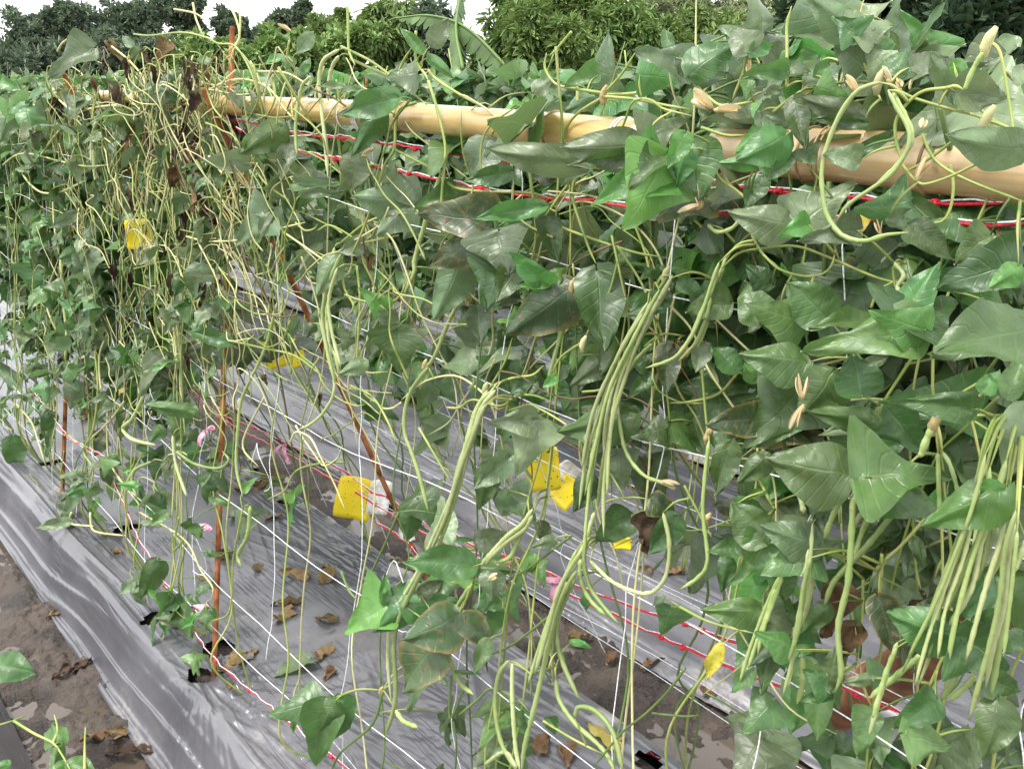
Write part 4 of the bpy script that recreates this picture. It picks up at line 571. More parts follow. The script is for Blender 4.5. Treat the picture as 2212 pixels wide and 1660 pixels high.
 (4, 1480, 560, 1200, 470, .5, .03, 'mid', 0), (4, 1040, 620, 960, 880, .95, .04, 'pale', 0), (4, 1050, 640, 900, 850, .6, .04, 'pale', 2), (4, 1250, 990, 930, 960, .45, .05, 'mid', 1), (4, 480, 800, 420, 990, .9, .03, 'pale', 1), (4, 90, 1160, 90, 1380, 1., .02, 'dark', 0), (4, 320, 1000, 250, 1180, .7, .02, 'dark', 1), (4, 330, 1100, 340, 1250, .5, .01, 'dark', 0), (4, 680, 340, 450, 470, .7, .03, 'grey', 0), (4, 820, 80, 690, 100, .6, .03, 'mid', 1), (4, -20, 700, 170, 820, .7, .04, 'pale', 1), (4, 1300, 60, 1260, 270, 1.2, .05, 'dark', 0), (4, 1150, 130, 1110, 250, .9, .05, 'mid', 1), (4, 1250, 420, 1370, 520, .9, .04, 'dark', 1), (4, 500, 1500, 430, 1650, .7, .03, 'grey', 0), (4, 540, 1470, 420, 1530, .8, .03, 'mid', 1), (4, 1000, 1530, 1060, 1640, .8, .02, 'mid', 3), (4, 1350, 1540, 1500, 1580, .7, .02, 'mid', 1), (4, 900, 1480, 930, 1570, .6, .02, 'dark', 0), (4, 1560, 1500, 1650, 1420, .6, .02, 'light', 3), (4, 890, 1470, 750, 1450, .6, .02, 'light', 1), (4, 890, 1220, 1000, 1270, .6, .02, 'mid', 0), (4, 1040, 1090, 980, 1180, 1., .03, 'dark', 1), (4, 800, 1380, 870, 1370, .7, .03, 'light', 0), (4, 1700, 500, 1690, 450, .8, .02, 'rust', 0), (4, 220, 60, 200, 230, 1.4, .03, 'mid', 3), (4, 450, 480, 620, 350, .8, .03, 'grey', 2), (4, 2010, 430, 1960, 520, .9, .02, 'rust', 1), (4, 1740, 470, 1700, 530, 1., .02, 'pale', 1), (4, 1690, 770, 1720, 820, 1., .02, 'dead', 2), (4, 2060, 890, 2050, 970, .5, .02, 'dead', 1), (4, 1190, 640, 1210, 740, .6, .03, 'dead', 0), (4, 1290, 300, 1310, 390, .5, .03, 'dead', 1), (4, 1240, 340, 1250, 400, .9, .03, 'dead', 2), (4, 1110, 330, 1090, 390, .9, .03, 'dead', 3), (4, 2150, 0, 2040, 230, .8, .04, 'grey', 1),
 (1, 1740, 1370, 1470, 1540, .85, .05, 'grey', 5), (1, 1740, 1370, 1560, 1310, .7, .05, 'grey', 2), (1, 1740, 1360, 1850, 1470, .7, .05, 'pale', 4), (1, 1750, 1370, 1660, 1520, .5, .05, 'grey', 0), (1, 1820, 800, 1570, 985, .75, .05, 'dark', 1), (1, 1870, 900, 1830, 1160, .6, .03, 'grey', 0), (1, 1600, 1030, 1320, 1080, .7, .05, 'grey', 2), (1, 1900, 1180, 2200, 1200, .35, .05, 'grey', 3), (1, 1940, 1250, 2212, 1240, .3, .06, 'grey', 0), (1, 1310, 410, 1320, 350, 2., .05, 'mid', 0), (1, 1180, 470, 1100, 600, .9, .02, 'dark', 0), (1, 1010, 600, 900, 640, .8, .05, 'mid', 0), (1, 1040, 610, 1150, 660, .9, .05, 'mid', 1), (1, 1020, 600, 1010, 550, 1.4, .05, 'light', 3), (1, 590, 310, 320, 480, .75, .06, 'grey', 3), (1, 850, 300, 790, 230, .9, .04, 'grey', 0), (1, 900, 310, 850, 380, 1.2, .02, 'dark', 1), (1, 930, 330, 960, 410, 1., .05, 'dead', 1), (1, 1060, 270, 1020, 390, 1.1, .05, 'dry', 2), (1, 2010, 230, 1890, 330, .9, .03, 'grey', 0), (1, 1820, 370, 1700, 400, .8, .03, 'mid', 0), (1, 1850, 360, 1840, 440, 1.4, .03, 'mid', 1), (1, 1950, 540, 1890, 600, 1.1, .02, 'grey', 0), (1, 2212, 560, 2040, 540, .4, .04, 'grey', 0), (1, 400, 1060, 280, 1080, .8, .06, 'grey', 4), (1, 420, 1070, 580, 1140, .8, .06, 'mid', 2), (1, 490, 1370, 290, 1460, .5, .06, 'grey', 0), (1, 850, 1360, 780, 1430, .9, .03, 'grey', 3), (1, 1200, 1250, 1110, 1380, 1., .04, 'dark', 0), (1, 1330, 980, 1310, 1000, .0, .0, 'mid', 0), (1, 170, 690, 230, 900, 1., .07, 'mid', 1), (1, 240, 690, 380, 680, 1., .07, 'grey', 0), (1, 10, 510, 120, 580, .9, .07, 'mid', 2), (1, 60, 700, 20, 900, .9, .06, 'grey', 1), (1, 640, 1250, 560, 1330, .8, .04, 'grey', 2), (1, 830, 830, 900, 900, .9, .03, 'dark', 0),
 (1, 1210, 400, 1200, 560, .6, .06, 'dead', 0), (1, 1260, 440, 1280, 560, .6, .06, 'dead', 1), (1, 1220, 520, 1240, 640, .5, .05, 'dead', 2), (1, 1190, 980, 1230, 1160, .5, .05, 'dry', 3), (1, 1260, 990, 1240, 1140, .5, .05, 'dead', 4), (1, 1220, 1100, 1190, 1200, .5, .05, 'dry', 1), (1, 1240, 1240, 1350, 1340, .5, .04, 'dead', 2), (1, 820, 400, 820, 540, .5, .05, 'dead', 1), (1, 850, 1060, 880, 1240, .4, .04, 'dry', 0), (1, 1770, 930, 1780, 1060, .5, .04, 'dead', 1), (1, 1820, 900, 1760, 950, .7, .04, 'dry', 2), (1, 1180, 660, 1200, 760, .6, .04, 'dead', 3), (1, 1130, 1000, 1140, 1220, .4, .02, 'dead', 1)]
def cam_side(P): v = CAM - P; return v / np.linalg.norm(v)
for r, bx, by, tx, ty, w, o, mat, sh in HL:
    if w <= 0: continue
    B = near(*Z(r, bx, by), o); T = on(*Z(r, tx, ty), FW, FW @ B); L = np.linalg.norm(T - B); T = T - FW * L * random.uniform(-.25, .4); L = np.linalg.norm(T - B)
    if L < .012: continue
    t = (T - B) / L; n = cam_side(B) * 1. + np.array([-.1, -.05, .25]) + rng.normal(0, .22, 3)
    leaf(plant_at(B), B, t, n, L * 1.06, mat, sh, w * random.uniform(.95, 1.1))
    # its stalk back to the nearest vine
    d = np.linalg.norm(VPa - B, axis=1); k = int(np.argmin(d + (d < .02) * .3))
    if d[k] < .16:
        Q = VPa[k]; m_ = (B + Q) / 2 + np.array([-.1, 0, .08]) * d[k]; stem([Q, m_, B], .0015, .0011, M_VINE if mat != 'dark' else M_VINED, plant_at(B), 5, 8, 'petiole')
# scattered trifoliate leaves: how thickly the near net is covered (rows of 100 px, top to bottom)
DENS = ['0000000000000000012110', '5532210111000123345544', '7643321210111234566666', '8754432111122346666655', '8765443222334456665666', '8776543333455566555666', '8876653333444555566666', '8765543233344455566666', '5443332222222234555666', '3233221111111123445666', '2222211111111112345566', '1212210011110011234455', '0012200012210011133444', '0022100122210001123333', '0011100112210000122333', '0000012211110001222333', '0000011111100012233444']
DG = np.array([[int(c) for c in r] for r in DENS], float)
n_l = 0; tries = 0
while n_l < 760 and tries < 40000:
    tries += 1; x = random.uniform(-60, 2260); y = random.uniform(40, 1690); gi, gj = min(16, int(y // 100)), min(21, max(0, int(x // 100)))
    sc_ = (DG[gi, gj] / 9) ** 1.3 * (1.5 if x < 500 else .42 if x < 1500 else .5)
    if random.random() > sc_: continue
    P = near(x, y, random.uniform(-.16, -.02) if x > 500 else random.uniform(-.1, .07))
    yb = 226 + (x - 452) * .081
    if x > 1790 and 1230 < y < 1540: continue
    if any(abs(x - a) < 75 and abs(y - b) < 85 for a, b in ((610, 770), (785, 1080), (1175, 1020), (300, 520))): continue
    if (450 < x < 1420 or x > 1700) and yb - 45 < y < yb + 75: continue
    if P[2] < .05 or P[2] > (1.62 if x < 600 else 1.72): continue
    pl = plant_at(P); size = random.uniform(.055, .088) * (.9 if x < 500 else 1.)
    u = random.random(); mat = 'dark' if u < .24 else 'mid' if u < .6 else 'grey' if u < .86 else 'rust' if u < .91 else 'light' if u < .95 else 'pale'
    yaw = random.gauss(0, .9); out = np.array([-math.cos(yaw), math.sin(yaw) * -1, 0]); td = out * random.uniform(.1, .9) + np.array([0, 0, random.uniform(-1.1, .1 if y > 260 else .9)]); td /= np.linalg.norm(td)
    nrm = out * random.uniform(.3, .9) + np.array([0, 0, random.uniform(.3, .9)]) + rng.normal(0, .25, 3)
    d = np.linalg.norm(VPa - P, axis=1); k = int(np.argmin(np.where(d > .03, d, 9)))
    if d[k] < .22: stem([VPa[k], (VPa[k] + P) / 2 + np.array([-.1, 0, .1]) * d[k], P], .0016, .0012, random.choice([M_VINE, M_VINED]), pl, 5, 9, 'petiole')
    side = np.cross(td, nrm); side /= np.linalg.norm(side)
    for s_, an in ((0, 0), (-1, 1.05), (1, 1.05)):
        if s_ and random.random() < .12: continue
        q = P if s_ else P + td * size * .25
        dd = td * math.cos(an) + side * s_ * math.sin(an) + rng.normal(0, .14, 3)
        leaf(pl, q, dd, nrm + rng.normal(0, .28, 3) + side * s_ * .2, size * (1 if not s_ else .86) * random.uniform(.9, 1.1), mat, None, random.uniform(.85, 1.15))
    n_l += 1
for k in range(46):                           # withered leaves caught in the tangle
    x = random.gauss(360, 110); y = random.gauss(330, 170); P = near(x, max(95, y), random.uniform(0, .09)); leaf(plant_at(P), P, (random.gauss(0, .3), random.gauss(0, .4), -1), cam_side(P) + rng.normal(0, .5, 3), random.uniform(.04, .09), random.choice(['dead', 'dry', 'rust']), None, random.uniform(.4, .9))
# flowers and buds
def petal(L, w, cup, seed):
    v = np.linspace(0, 1, 7); u = np.linspace(-1, 1, 7); U, Vv = np.meshgrid(u, v); pr = np.sin(math.pi * (.12 + .82 * Vv)) ** .7 * w
    x = np.sin(U * cup) * pr / max(cup, .1); z = (1 - np.cos(U * cup)) * pr * .9 + .25 * L * Vv ** 2; y = Vv * L + .04 * L * np.sin(U * 5 + seed)
    V = np.stack([x, y, z], -1).reshape(-1, 3); i = np.arange(6)[:, None] * 7; j = np.arange(6)[None]; return V, np.stack([i + j, i + j + 1, i + 7 + j + 1, i + 7 + j], -1).reshape(-1, 4)
def place(me, name, mat, plant, P, t, n, s=1.):
    o = bpy.data.objects.new(name, me)
    if not me.materials: me.materials.append(mat)
    col.objects.link(o); o.parent = plant; o.matrix_basis = Matrix.Translation(Vector(P) - plant.location) @ rot_to(t, n) @ Matrix.Scale(s, 4); return o
fm = [mesh('petal', *petal(1, .5, 1.2, 0)), mesh('petal', *petal(1, .36, 1.5, 1)), mesh('petal', *petal(1, .22, 2.2, 2))]
fw = [mesh('petal', *petal(1, .2, 2.4, 4)), mesh('petal', *petal(1, .17, 2.6, 5)), mesh('petal', *petal(.8, .12, 2.6, 6))]
for m in fm: m.materials.append(M_PETAL)
for m in fw: m.materials.append(M_PETALD)
FL = [(3, 200, 690, 60, 610, .11, 0), (3, 240, 710, 390, 740, .11, 0), (3, 140, 1320, 130, 1190, .08, 1), (3, 130, 1330, 10, 1400, .08, 1), (3, 1140, 590, 1040, 510, .1, 0), (3, 1530, 1150, 1610, 1040, .1, 1), (6, 790, 900, 790, 755, .13, 1), (6, 790, 970, 745, 1115, .13, 1), (2, 200, 960, 150, 1020, .06, 1), (3, 1290, 1500, 1275, 1410, .1, 1), (3, 450, 470, 470, 390, .05, 0), (3, 1420, 560, 1400, 510, .09, 0), (3, 1480, 570, 1500, 520, .09, 1), (3, 1350, 530, 1280, 450, .1, 1), (1, 1860, 200, 1780, 180, .04, 0), (6, 1150, 600, 1165, 510, .12, 1), (5, 2060, 1450, 2160, 1490, .05, 1), (3, 1190, 850, 1180, 910, .09, 1), (3, 1560, 820, 1580, 760, .1, 0), (8, 950, 430, 1010, 410, .06, 0)]
for r, bx, by, tx, ty, o, wd in FL:
    B = near(*Z(r, bx, by), o); T = on(*Z(r, tx, ty), FW, FW @ B); L = np.linalg.norm(T - B); t = (T - B) / L; pl = plant_at(B); S = fw if wd else fm; c = cam_side(B)
    fl = place(S[0], 'flower', None, pl, B, t, np.array([.2, .5, 1.]) + c * .4, L * (.95 if not wd else 1.)); s = np.cross(t, c)
    for me_, n_, nm in ((S[1], s, 'petal'), (S[1], -s, 'petal'), (S[2], c, 'petal')):
        q = bpy.data.objects.new(nm, me_); col.objects.link(q); q.parent = fl
        q.matrix_basis = Matrix.Rotation(random.uniform(-.5, .5) + (.9 if n_ is s else -.9 if nm and n_ is not c else 0), 4, 'Y') @ Matrix.Rotation(random.uniform(-.25, .25), 4, 'Z') @ Matrix.Scale(.85, 4)
    ca = bpy.data.objects.new('calyx', tmesh('calyx', np.array([(0, -.16, 0), (0, 0, 0), (0, .16, .02), (0, .24, .03)]), [.05, .13, .15, .1], 6)); ca.data.materials.append(M_CALYX); col.objects.link(ca); ca.parent = fl
# swollen joints where pods leave their stalks
for r, x, y, o in ((8, 340, 715, .06), (8, 1430, 490, .06), (5, 820, 270, .03), (5, 1560, 560, .05), (5, 540, 700, .02), (5, 930, 850, .05), (5, 1490, 190, .05), (5, 2090, 120, .05), (5, 1770, 810, .05), (9, 180, 330, .05), (6, 190, 1150, .06), (3, 1290, 520, .1), (3, 1990, 270, .1), (1, 830, 385, .05), (4, 800, 1080, .04), (8, 260, 1150, .05), (4, 1540, 940, .03), (2, 1690, 610, .03), (3, 1980, 770, .09), (6, 1650, 1070, .12)):
    c = near(*Z(r, x, y), o); obj('node', tmesh('node', c + np.array([(0, -.004, .012), (0, 0, .005), (0, .003, -.004), (0, .002, -.013)]), [.002, .0045, .0048, .0025], 7), random.choice([M_VINEY, M_CALYX]), plant_at(c))

# ---------------------------------------------------------------- beans on the far side of the A-frame, the second row and the third row
def leaf_cloud(C, rad, n, size, elong=.45, droop=0., seed=0, clumps=40, shell=.75):
    """n separate small leaf blades (bent diamonds) grouped in clumps through an ellipsoid"""
    rs = np.random.default_rng(seed); d = rs.normal(0, 1, (clumps, 3)); d /= np.linalg.norm(d, axis=1, keepdims=True); d *= (rs.random((clumps, 1)) ** .45) * np.array(rad); cen = np.array(C) + d
    cr = rs.uniform(.16, .34, clumps) * min(rad); a = rs.integers(0, clumps, n); q = rs.normal(0, 1, (n, 3)); q /= np.linalg.norm(q, axis=1, keepdims=True); P = cen[a] + q * (cr[a] * rs.random(n) ** .4)[:, None]
    t = q * .6 + rs.normal(0, .5, (n, 3)) + np.array([0, 0, .25 - droop]); t /= np.linalg.norm(t, axis=1, keepdims=True); nn_ = rs.normal(0, .6, (n, 3)) + np.array([0, 0, 1.]); s = np.cross(t, nn_); s /= np.linalg.norm(s, axis=1, keepdims=True); up_ = np.cross(s, t)
    L = (size * rs.uniform(.7, 1.35, n))[:, None]; w = L * elong * .5
    V = np.stack([P, P + t * L * .3 + s * w + up_ * L * .07, P + t * L * .68 + s * w * .72 + up_ * L * .03, P + t * L - up_ * L * .14, P + t * L * .68 - s * w * .72 + up_ * L * .03, P + t * L * .3 - s * w + up_ * L * .07], 1).reshape(-1, 3)
    k = np.arange(n)[:, None] * 6; F = np.vstack([k + np.array([[0, 1, 2, 3]]), k + np.array([[0, 3, 4, 5]])])
    return V, F
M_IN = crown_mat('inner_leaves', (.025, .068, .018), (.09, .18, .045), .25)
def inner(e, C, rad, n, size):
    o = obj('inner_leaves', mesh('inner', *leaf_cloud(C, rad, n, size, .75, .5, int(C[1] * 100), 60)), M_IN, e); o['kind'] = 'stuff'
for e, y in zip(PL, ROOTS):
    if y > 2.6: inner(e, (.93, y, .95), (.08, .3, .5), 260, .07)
def back_plant(name, root, label, group, fx, zr, spread, nl, size, mats, low=True, face=-1, nst=3, top=None):
    e = empty(name, root); tag(e, label, 'bean plant', group)
    for j in range(nst):
        z = 0.; yy = root[1]; P = [np.array(root)]
        while z < zr[1] - .1:
            z += random.uniform(.15, .25); yy += random.gauss(0, .05); P.append(np.array([fx(z) + random.gauss(0, .03), yy, z]))
        obj('stem', tmesh('stem', catmull(P, len(P) * 4), .0028, 5), random.choice([M_VINE, M_VINED]), e)
    k = 0
    while k < nl:
        z = random.uniform(*zr) if random.random() > .25 else zr[1] - abs(random.gauss(0, .12)); P = np.array([fx(min(z, 1.5)) + random.gauss(0, .06), root[1] + random.gauss(0, spread), z])
        mat = random.choice(mats); yaw = random.gauss(0, 1.1); out = np.array([face * math.cos(yaw), -math.sin(yaw), 0]); td = out * random.uniform(.2, 1.) + np.array([0, 0, random.uniform(-.9, .35)]); nrm = out * .5 + np.array([0, 0, random.uniform(.4, 1.2)]) + rng.normal(0, .3, 3)
        side = np.cross(td, nrm); side /= np.linalg.norm(side); td = td / np.linalg.norm(td); s0 = size * random.uniform(.8, 1.2)
        for s_ in (0, -1, 1):
            leaf(e, P + td * (s0 * .2 if not s_ else 0), td * (1 if not s_ else .5) + side * s_ * .9 + rng.normal(0, .1, 3), nrm + rng.normal(0, .2, 3), s0, mat, None, random.uniform(.9, 1.2), low); k += 1
    return e
g = 'beans on the far side of the near trellis'
for i in range(12):
    y = .55 + i * .47
    e = back_plant('bean_vine', (1.46, y, -.02), f'bean vine on the rear net, {["first", "second", "third", "fourth", "fifth", "sixth", "seventh", "eighth", "ninth", "tenth", "eleventh", "twelfth"][i]} plant from the right behind the bamboo', g, lambda z: 1.5 - .373 * z, (.8, 1.56), .22, 66 if y < 3 else 110, .075, ['dark', 'mid', 'grey', 'dark', 'rust'], True, 1 if i % 2 else -1)
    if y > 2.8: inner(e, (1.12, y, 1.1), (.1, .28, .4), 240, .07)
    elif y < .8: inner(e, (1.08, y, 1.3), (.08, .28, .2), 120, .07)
ordn = ['first', 'second', 'third', 'fourth', 'fifth', 'sixth', 'seventh', 'eighth', 'ninth', 'tenth', 'eleventh', 'twelfth', 'thirteenth', 'fourteenth', 'fifteenth', 'sixteenth', 'seventeenth', 'eighteenth', 'nineteenth', 'twentieth', 'twenty-first', 'twenty-second', 'twenty-third', 'twenty-fourth']
for i in range(24):
    y = .3 + i * .44
    e = back_plant('bean_bush', (2.2, y, -.02), f'leafy bean plant of the second row, {ordn[i]} along the row from the right', 'beans of the second row', lambda z: 2.14 + .14 * z, (.62, 1.64), .2, 231, .088, ['mid', 'mid', 'light', 'grey', 'dark'] if i % 3 else ['mid', 'dark', 'grey'])
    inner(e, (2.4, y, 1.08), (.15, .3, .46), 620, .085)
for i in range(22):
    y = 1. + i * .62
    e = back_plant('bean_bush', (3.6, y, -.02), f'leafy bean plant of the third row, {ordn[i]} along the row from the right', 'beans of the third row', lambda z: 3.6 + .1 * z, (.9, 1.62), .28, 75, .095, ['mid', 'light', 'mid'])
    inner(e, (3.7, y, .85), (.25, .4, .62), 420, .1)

for r_, (x_, nm_) in enumerate(((5.2, 'fourth'), (6.7, 'fifth'), (8.3, 'sixth'))):
    for i in range(17):
        y = .8 + i * (1.1 + .15 * r_); e = empty('bean_bush', (x_, y, -.2)); tag(e, f'distant leafy plant of the {nm_} row, {ordn[i]} along the row from the right', 'bean plant', f'beans of the {nm_} row')
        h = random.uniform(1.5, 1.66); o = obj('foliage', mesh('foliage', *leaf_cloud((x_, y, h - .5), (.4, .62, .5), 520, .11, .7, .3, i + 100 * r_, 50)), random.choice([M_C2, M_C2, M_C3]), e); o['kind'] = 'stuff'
        obj('stem', tmesh('stem', [(x_, y, -.2), (x_, y, h - .3)], .006, 5), M_VINED, e)
# ---------------------------------------------------------------- sticky traps, ribbons, fallen leaves
def sheet(w, h, bend, seed, n=9, fold=0.):
    u = np.linspace(-.5, .5, n); v = np.linspace(-.5, .5, n); U, V_ = np.meshgrid(u, v); cr = np.clip((np.abs(U) + np.abs(V_) - .84) * 3, 0, 1)
    x = U * w * (1 - .12 * cr); y = V_ * h * (1 - .12 * cr); z = bend * (U ** 2) * w + fold * np.abs(V_) * h + .03 * w * np.sin(V_ * 6 + seed) + .02 * w * np.sin(U * 8 + seed * 2)
    A = np.stack([x, y, z], -1).reshape(-1, 3); B = A.copy(); B[:, 2] -= .0016; m = n * n; i = np.arange(n - 1)[:, None] * n; j = np.arange(n - 1)[None]
    F = np.stack([i + j, i + j + 1, i + n + j + 1, i + n + j], -1).reshape(-1, 4); rim = list(range(n)) + [k * n + n - 1 for k in range(1, n)] + [n * n - 1 - k for k in range(1, n)] + [k * n for k in range(n - 2, 0, -1)]
    S = [(rim[k], m + rim[k], m + rim[(k + 1) % len(rim)], rim[(k + 1) % len(rim)]) for k in range(len(rim))]
    return np.vstack([A, B]), np.vstack([F, F[:, ::-1] + m, S])
def trap(P, w, h, t, n, label, seed, flap=None, second=None):
    e = empty('sticky_trap', P); tag(e, label, 'sticky trap', 'yellow sticky insect traps on the strings')
    o = bpy.data.objects.new('yellow_card', mesh('card', *sheet(w, h, .35, seed))); o.data.materials.append(M_TRAP); col.objects.link(o); o.parent = e; o.matrix_basis = rot_to(t, n)
    for arg, mt, nm in ((second, M_TRAP, 'folded_flap'), (flap, M_WHITE, 'white_backing')):
        if arg:
            q = bpy.data.objects.new(nm, mesh('flap', *sheet(arg[2], arg[3], .9, seed + 3))); q.data.materials.append(mt); col.objects.link(q); q.parent = e
            q.matrix_basis = rot_to(t, n) @ Matrix.Translation((arg[0], arg[1], arg[4])) @ Matrix.Rotation(arg[5], 4, 'Y') @ Matrix.Rotation(arg[6], 4, 'X')
    return e
up = np.array([0, 0, 1.])
def tr(x, y, w, h, lb, seed, f=farn, o=0., roll=0., **kw):
    P = f(x, y, o); c = cam_side(P) * 1. + (0, 0, .2); s = np.cross(c, up); s /= np.linalg.norm(s); t = up * math.cos(roll) + s * math.sin(roll); trap(P, w, h, t, c, lb, seed, **kw)
tr(597, 762, .08, .10, 'yellow sticky trap with torn middle on the white strings left of centre', 1, roll=.15, second=(.055, -.02, .055, .1, -.01, .5, .1))
tr(766, 1076, .125, .155, 'large yellow sticky trap with white backing hung on the red rope over the furrow', 2, o=.03, roll=-.25, flap=(.075, .03, .075, .12, .012, .35, -.15))
tr(1172, 1012, .078, .11, 'yellow sticky trap behind the pods in the centre of the picture', 3, o=-.05, roll=.1)
tr(1222, 1062, .075, .06, 'crumpled yellow and white sticky trap low behind the central pods', 4, o=-.1, roll=.8, flap=(.04, .03, .05, .06, .004, -.4, .3))
tr(1345, 1172, .05, .04, 'small yellow corner of a sticky trap over the second bed', 5, o=-.35)
tr(300, 505, .07, .085, 'yellow sticky trap with white lower half hanging in the tangle at left', 6, f=near, o=.02, flap=(.01, -.06, .06, .06, .006, .3, .3))
tr(240, 612, .05, .10, 'narrow yellow sticky trap left of the tangle, below the white one', 7, o=.1)
tr(327, 592, .07, .09, 'yellow sticky trap with dark spots behind the tangled vines', 8, o=.1, roll=.1)
def ribbon(x, y, f, o, label, mat, L=.09, k=3):
    L *= .72
    c = f(x, y, o); e = empty('ribbon_tie', c); tag(e, label, 'ribbon', 'ribbons tied on the trellis')
    q = MB(); th = np.linspace(0, 6.3, 14); q.add(*tube(c + .01 * np.stack([np.cos(th), np.sin(th), .3 * np.sin(2 * th)], -1), .003, 5)); obj('knot', q.mesh(), mat, e)
    for j in range(k):
        a = random.uniform(-1.2, 1.2); n = 9; t = np.linspace(0, 1, n); P = c + np.stack([-.02 * t + .008 * np.sin(t * 6 + j), math.sin(a) * L * t, -L * t * abs(math.cos(a)) + .25 * L * np.sin(t * 3)], -1)
        w = .004 + .007 * np.sin(t * 2.6); d = np.array([.3, .7, .2]); d /= np.linalg.norm(d); tw = np.stack([np.cos(t * 2 + j), np.sin(t * 2 + j), .4 * np.sin(t * 3)], -1)
        A = P + tw * w[:, None]; B = P - tw * w[:, None]; nr = np.array([-.0006, .0004, .0004])
        V = np.vstack([A, B, A + nr, B + nr]); F = []
        for i in range(n - 1): F += [(i, i + 1, n + i + 1, n + i), (2 * n + i, 3 * n + i, 3 * n + i + 1, 2 * n + i + 1), (i, 2 * n + i, 2 * n + i + 1, i + 1), (n + i, n + i + 1, 3 * n + i + 1, 3 * n + i)]
        obj('tail', mesh('tail', V, F), mat, e)
ribbon(449, 1143, near, .005, 'pink ribbon tied on the upright rebar above the lower pink one', M_PINK)
ribbon(443, 1312, near, .005, 'small pink ribbon knotted low on the upright rebar', M_PINK, .05)
ribbon(612, 962, farn, .01, 'pale pink ribbon tied to the red ropes left of the large yellow trap', M_PINK, .12, 2)
ribbon(880, 1112, farn, .02, 'white tape tied to the red rope just right of the large yellow trap', M_WHITE, .11, 4)
ribbon(1205, 1255, farn, .02, 'pink ribbon on the red ropes behind the long central pods', M_PINK, .07, 2)
ribbon(455, 925, near, .0, 'thin pink ribbon hanging beside the red knot on the upright rebar', M_PINK, .09, 1)
FALL = [(640, 1243, .075, 'dry', 'long curled brown leaf, left one of the pair above the two single dry leaves'), (705, 1240, .085, 'dry', 'crumpled reddish brown leaf at the right of the curled pair on the film'), (620, 1302, .07, 'dry', 'curled brown leaf with raised rim, upper one of two on bare film'), (615, 1330, .07, 'dry', 'flat dry leaf with pointed ends below the curled leaf on bare film'), (705, 1340, .055, 'dry', 'small rounded brown leaf lying alone right of the two dry leaves'),
        (640, 1442, .09, 'pale', 'pale greenish dry leaf lying flat on the film right of the rebar foot'), (700, 1412, .06, 'dry', 'thin dark dry leaf above the pale greenish leaf'), (712, 1458, .04, 'dry', 'small curled leaf at the right end of the pale greenish leaf'), (535, 1420, .07, 'dry', 'dry pointed leaf beside the foot of the upright rebar'), (495, 1440, .06, 'dry', 'slender straw coloured leaf at the foot of the upright rebar'), (492, 1487, .03, 'dry', 'tiny round brown leaf just below the rebar foot'),
        (485, 1202, .05, 'dry', 'small curled leaf left of centre beside the upright rebar'), (432, 1250, .03, 'dry', 'tiny folded leaf touching the upright rebar below the pink ribbon'), (255, 1192, .04, 'dry', 'small dry leaf below the large round hole in the film'), (555, 1225, .04, 'dry', 'small greyish dry leaf left of the curled pair'), (515, 1115, .06, 'pale', 'greenish dry leaf on the film right of the pink ribbon'), (860, 1215, .05, 'dry', 'small straw leaf standing on the film near the furrow'), (580, 1045, .1, 'dry', 'heap of dry leaf at the torn hole beyond the upright rebar'), (530, 1055, .08, 'dry', 'dry leaf left of the heap beyond the upright rebar'), (625, 1090, .06, 'dry', 'straw coloured leaf right of the torn hole'), (255, 850, .09, 'yellow', 'yellowish curled leaf on the film at left'), (470, 1170, .03, 'dry', 'tiny leaf scrap beside the rebar at mid height'),
        (1170, 1608, .06, 'dry', 'dry brown leaf at the bottom beside the hanging pods'), (1225, 1632, .05, 'dry', 'narrow curled dry leaf at the bottom edge of the film'), (1310, 1590, .08, 'yellow', 'yellow blotched leaf on the film at the bottom, near a torn hole'), (205, 893, .12, 'dry', 'long straw strip of dry leaf on the film at left'), (385, 1340, .06, 'dry', 'dry leaf at the edge of the dark hole under the young leaves'), (590, 1118, .05, 'dry', 'crinkled leaf on the film below the torn hole'), (330, 1128, .05, 'dry', 'thin dry leaf beside the large round hole')]
for i, (x, y, L, m, lb) in enumerate(FALL):
    P = zz(x, y, .006); a = random.uniform(0, 6.28); t = np.array([math.cos(a), math.sin(a), .05]); m2 = {'dry': 'dry'}.get(m, m)
    me = fam(m2)[i % 6]
    if m2 != 'dry': me = leaf_mesh('leaf_' + m2, .42, .2, 0, .2, .1, .12, i, 8, 12, 1.2, .18); me.materials.append(LM[m2])
    o = bpy.data.objects.new('fallen_leaf', me); col.objects.link(o); tag(o, lb, 'fallen leaf', 'fallen leaves on the near bed')
    o.matrix_basis = Matrix.Translation(P - t * L / 2 + (0, 0, .002 + L * .1)) @ rot_to(t, (random.gauss(0, .3), random.gauss(0, .3), 1 if i % 3 else -1)) @ Matrix.Scale(L * 1.3, 4)
MUDL = [(130, 1130 + 320, 'grey leaf scraps half sunk in the mud by the left bed edge'), (195, 1590, 'pale leaf lying in the mud at the bottom left'), (250, 1620, 'torn dry leaf in the mud near the bottom, right of the pale one'), (120, 1325, 'whitish stone-like leaf scrap in the mud at left'), (170, 1440, 'brown leaf bundle in the mud beside the film edge'), (240, 1580, 'dark curled leaf in the mud below the bundle'), (315, 1620, 'dry leaf against the film edge at the bottom')]
for i, (x, y, lb) in enumerate(MUDL):
    P = on(x, y, (0, 0, 1), -.18); a = random.uniform(0, 6); t = np.array([math.cos(a), math.sin(a), .1]); o = bpy.data.objects.new('fallen_leaf', fam('dry' if i % 2 else 'dead')[i % 6]); col.objects.link(o)
    tag(o, lb, 'fallen leaf', 'fallen leaves in the left furrow'); o.matrix_basis = Matrix.Translation(P - t * .035) @ rot_to(t, (0, .2, 1)) @ Matrix.Scale(.07, 4)
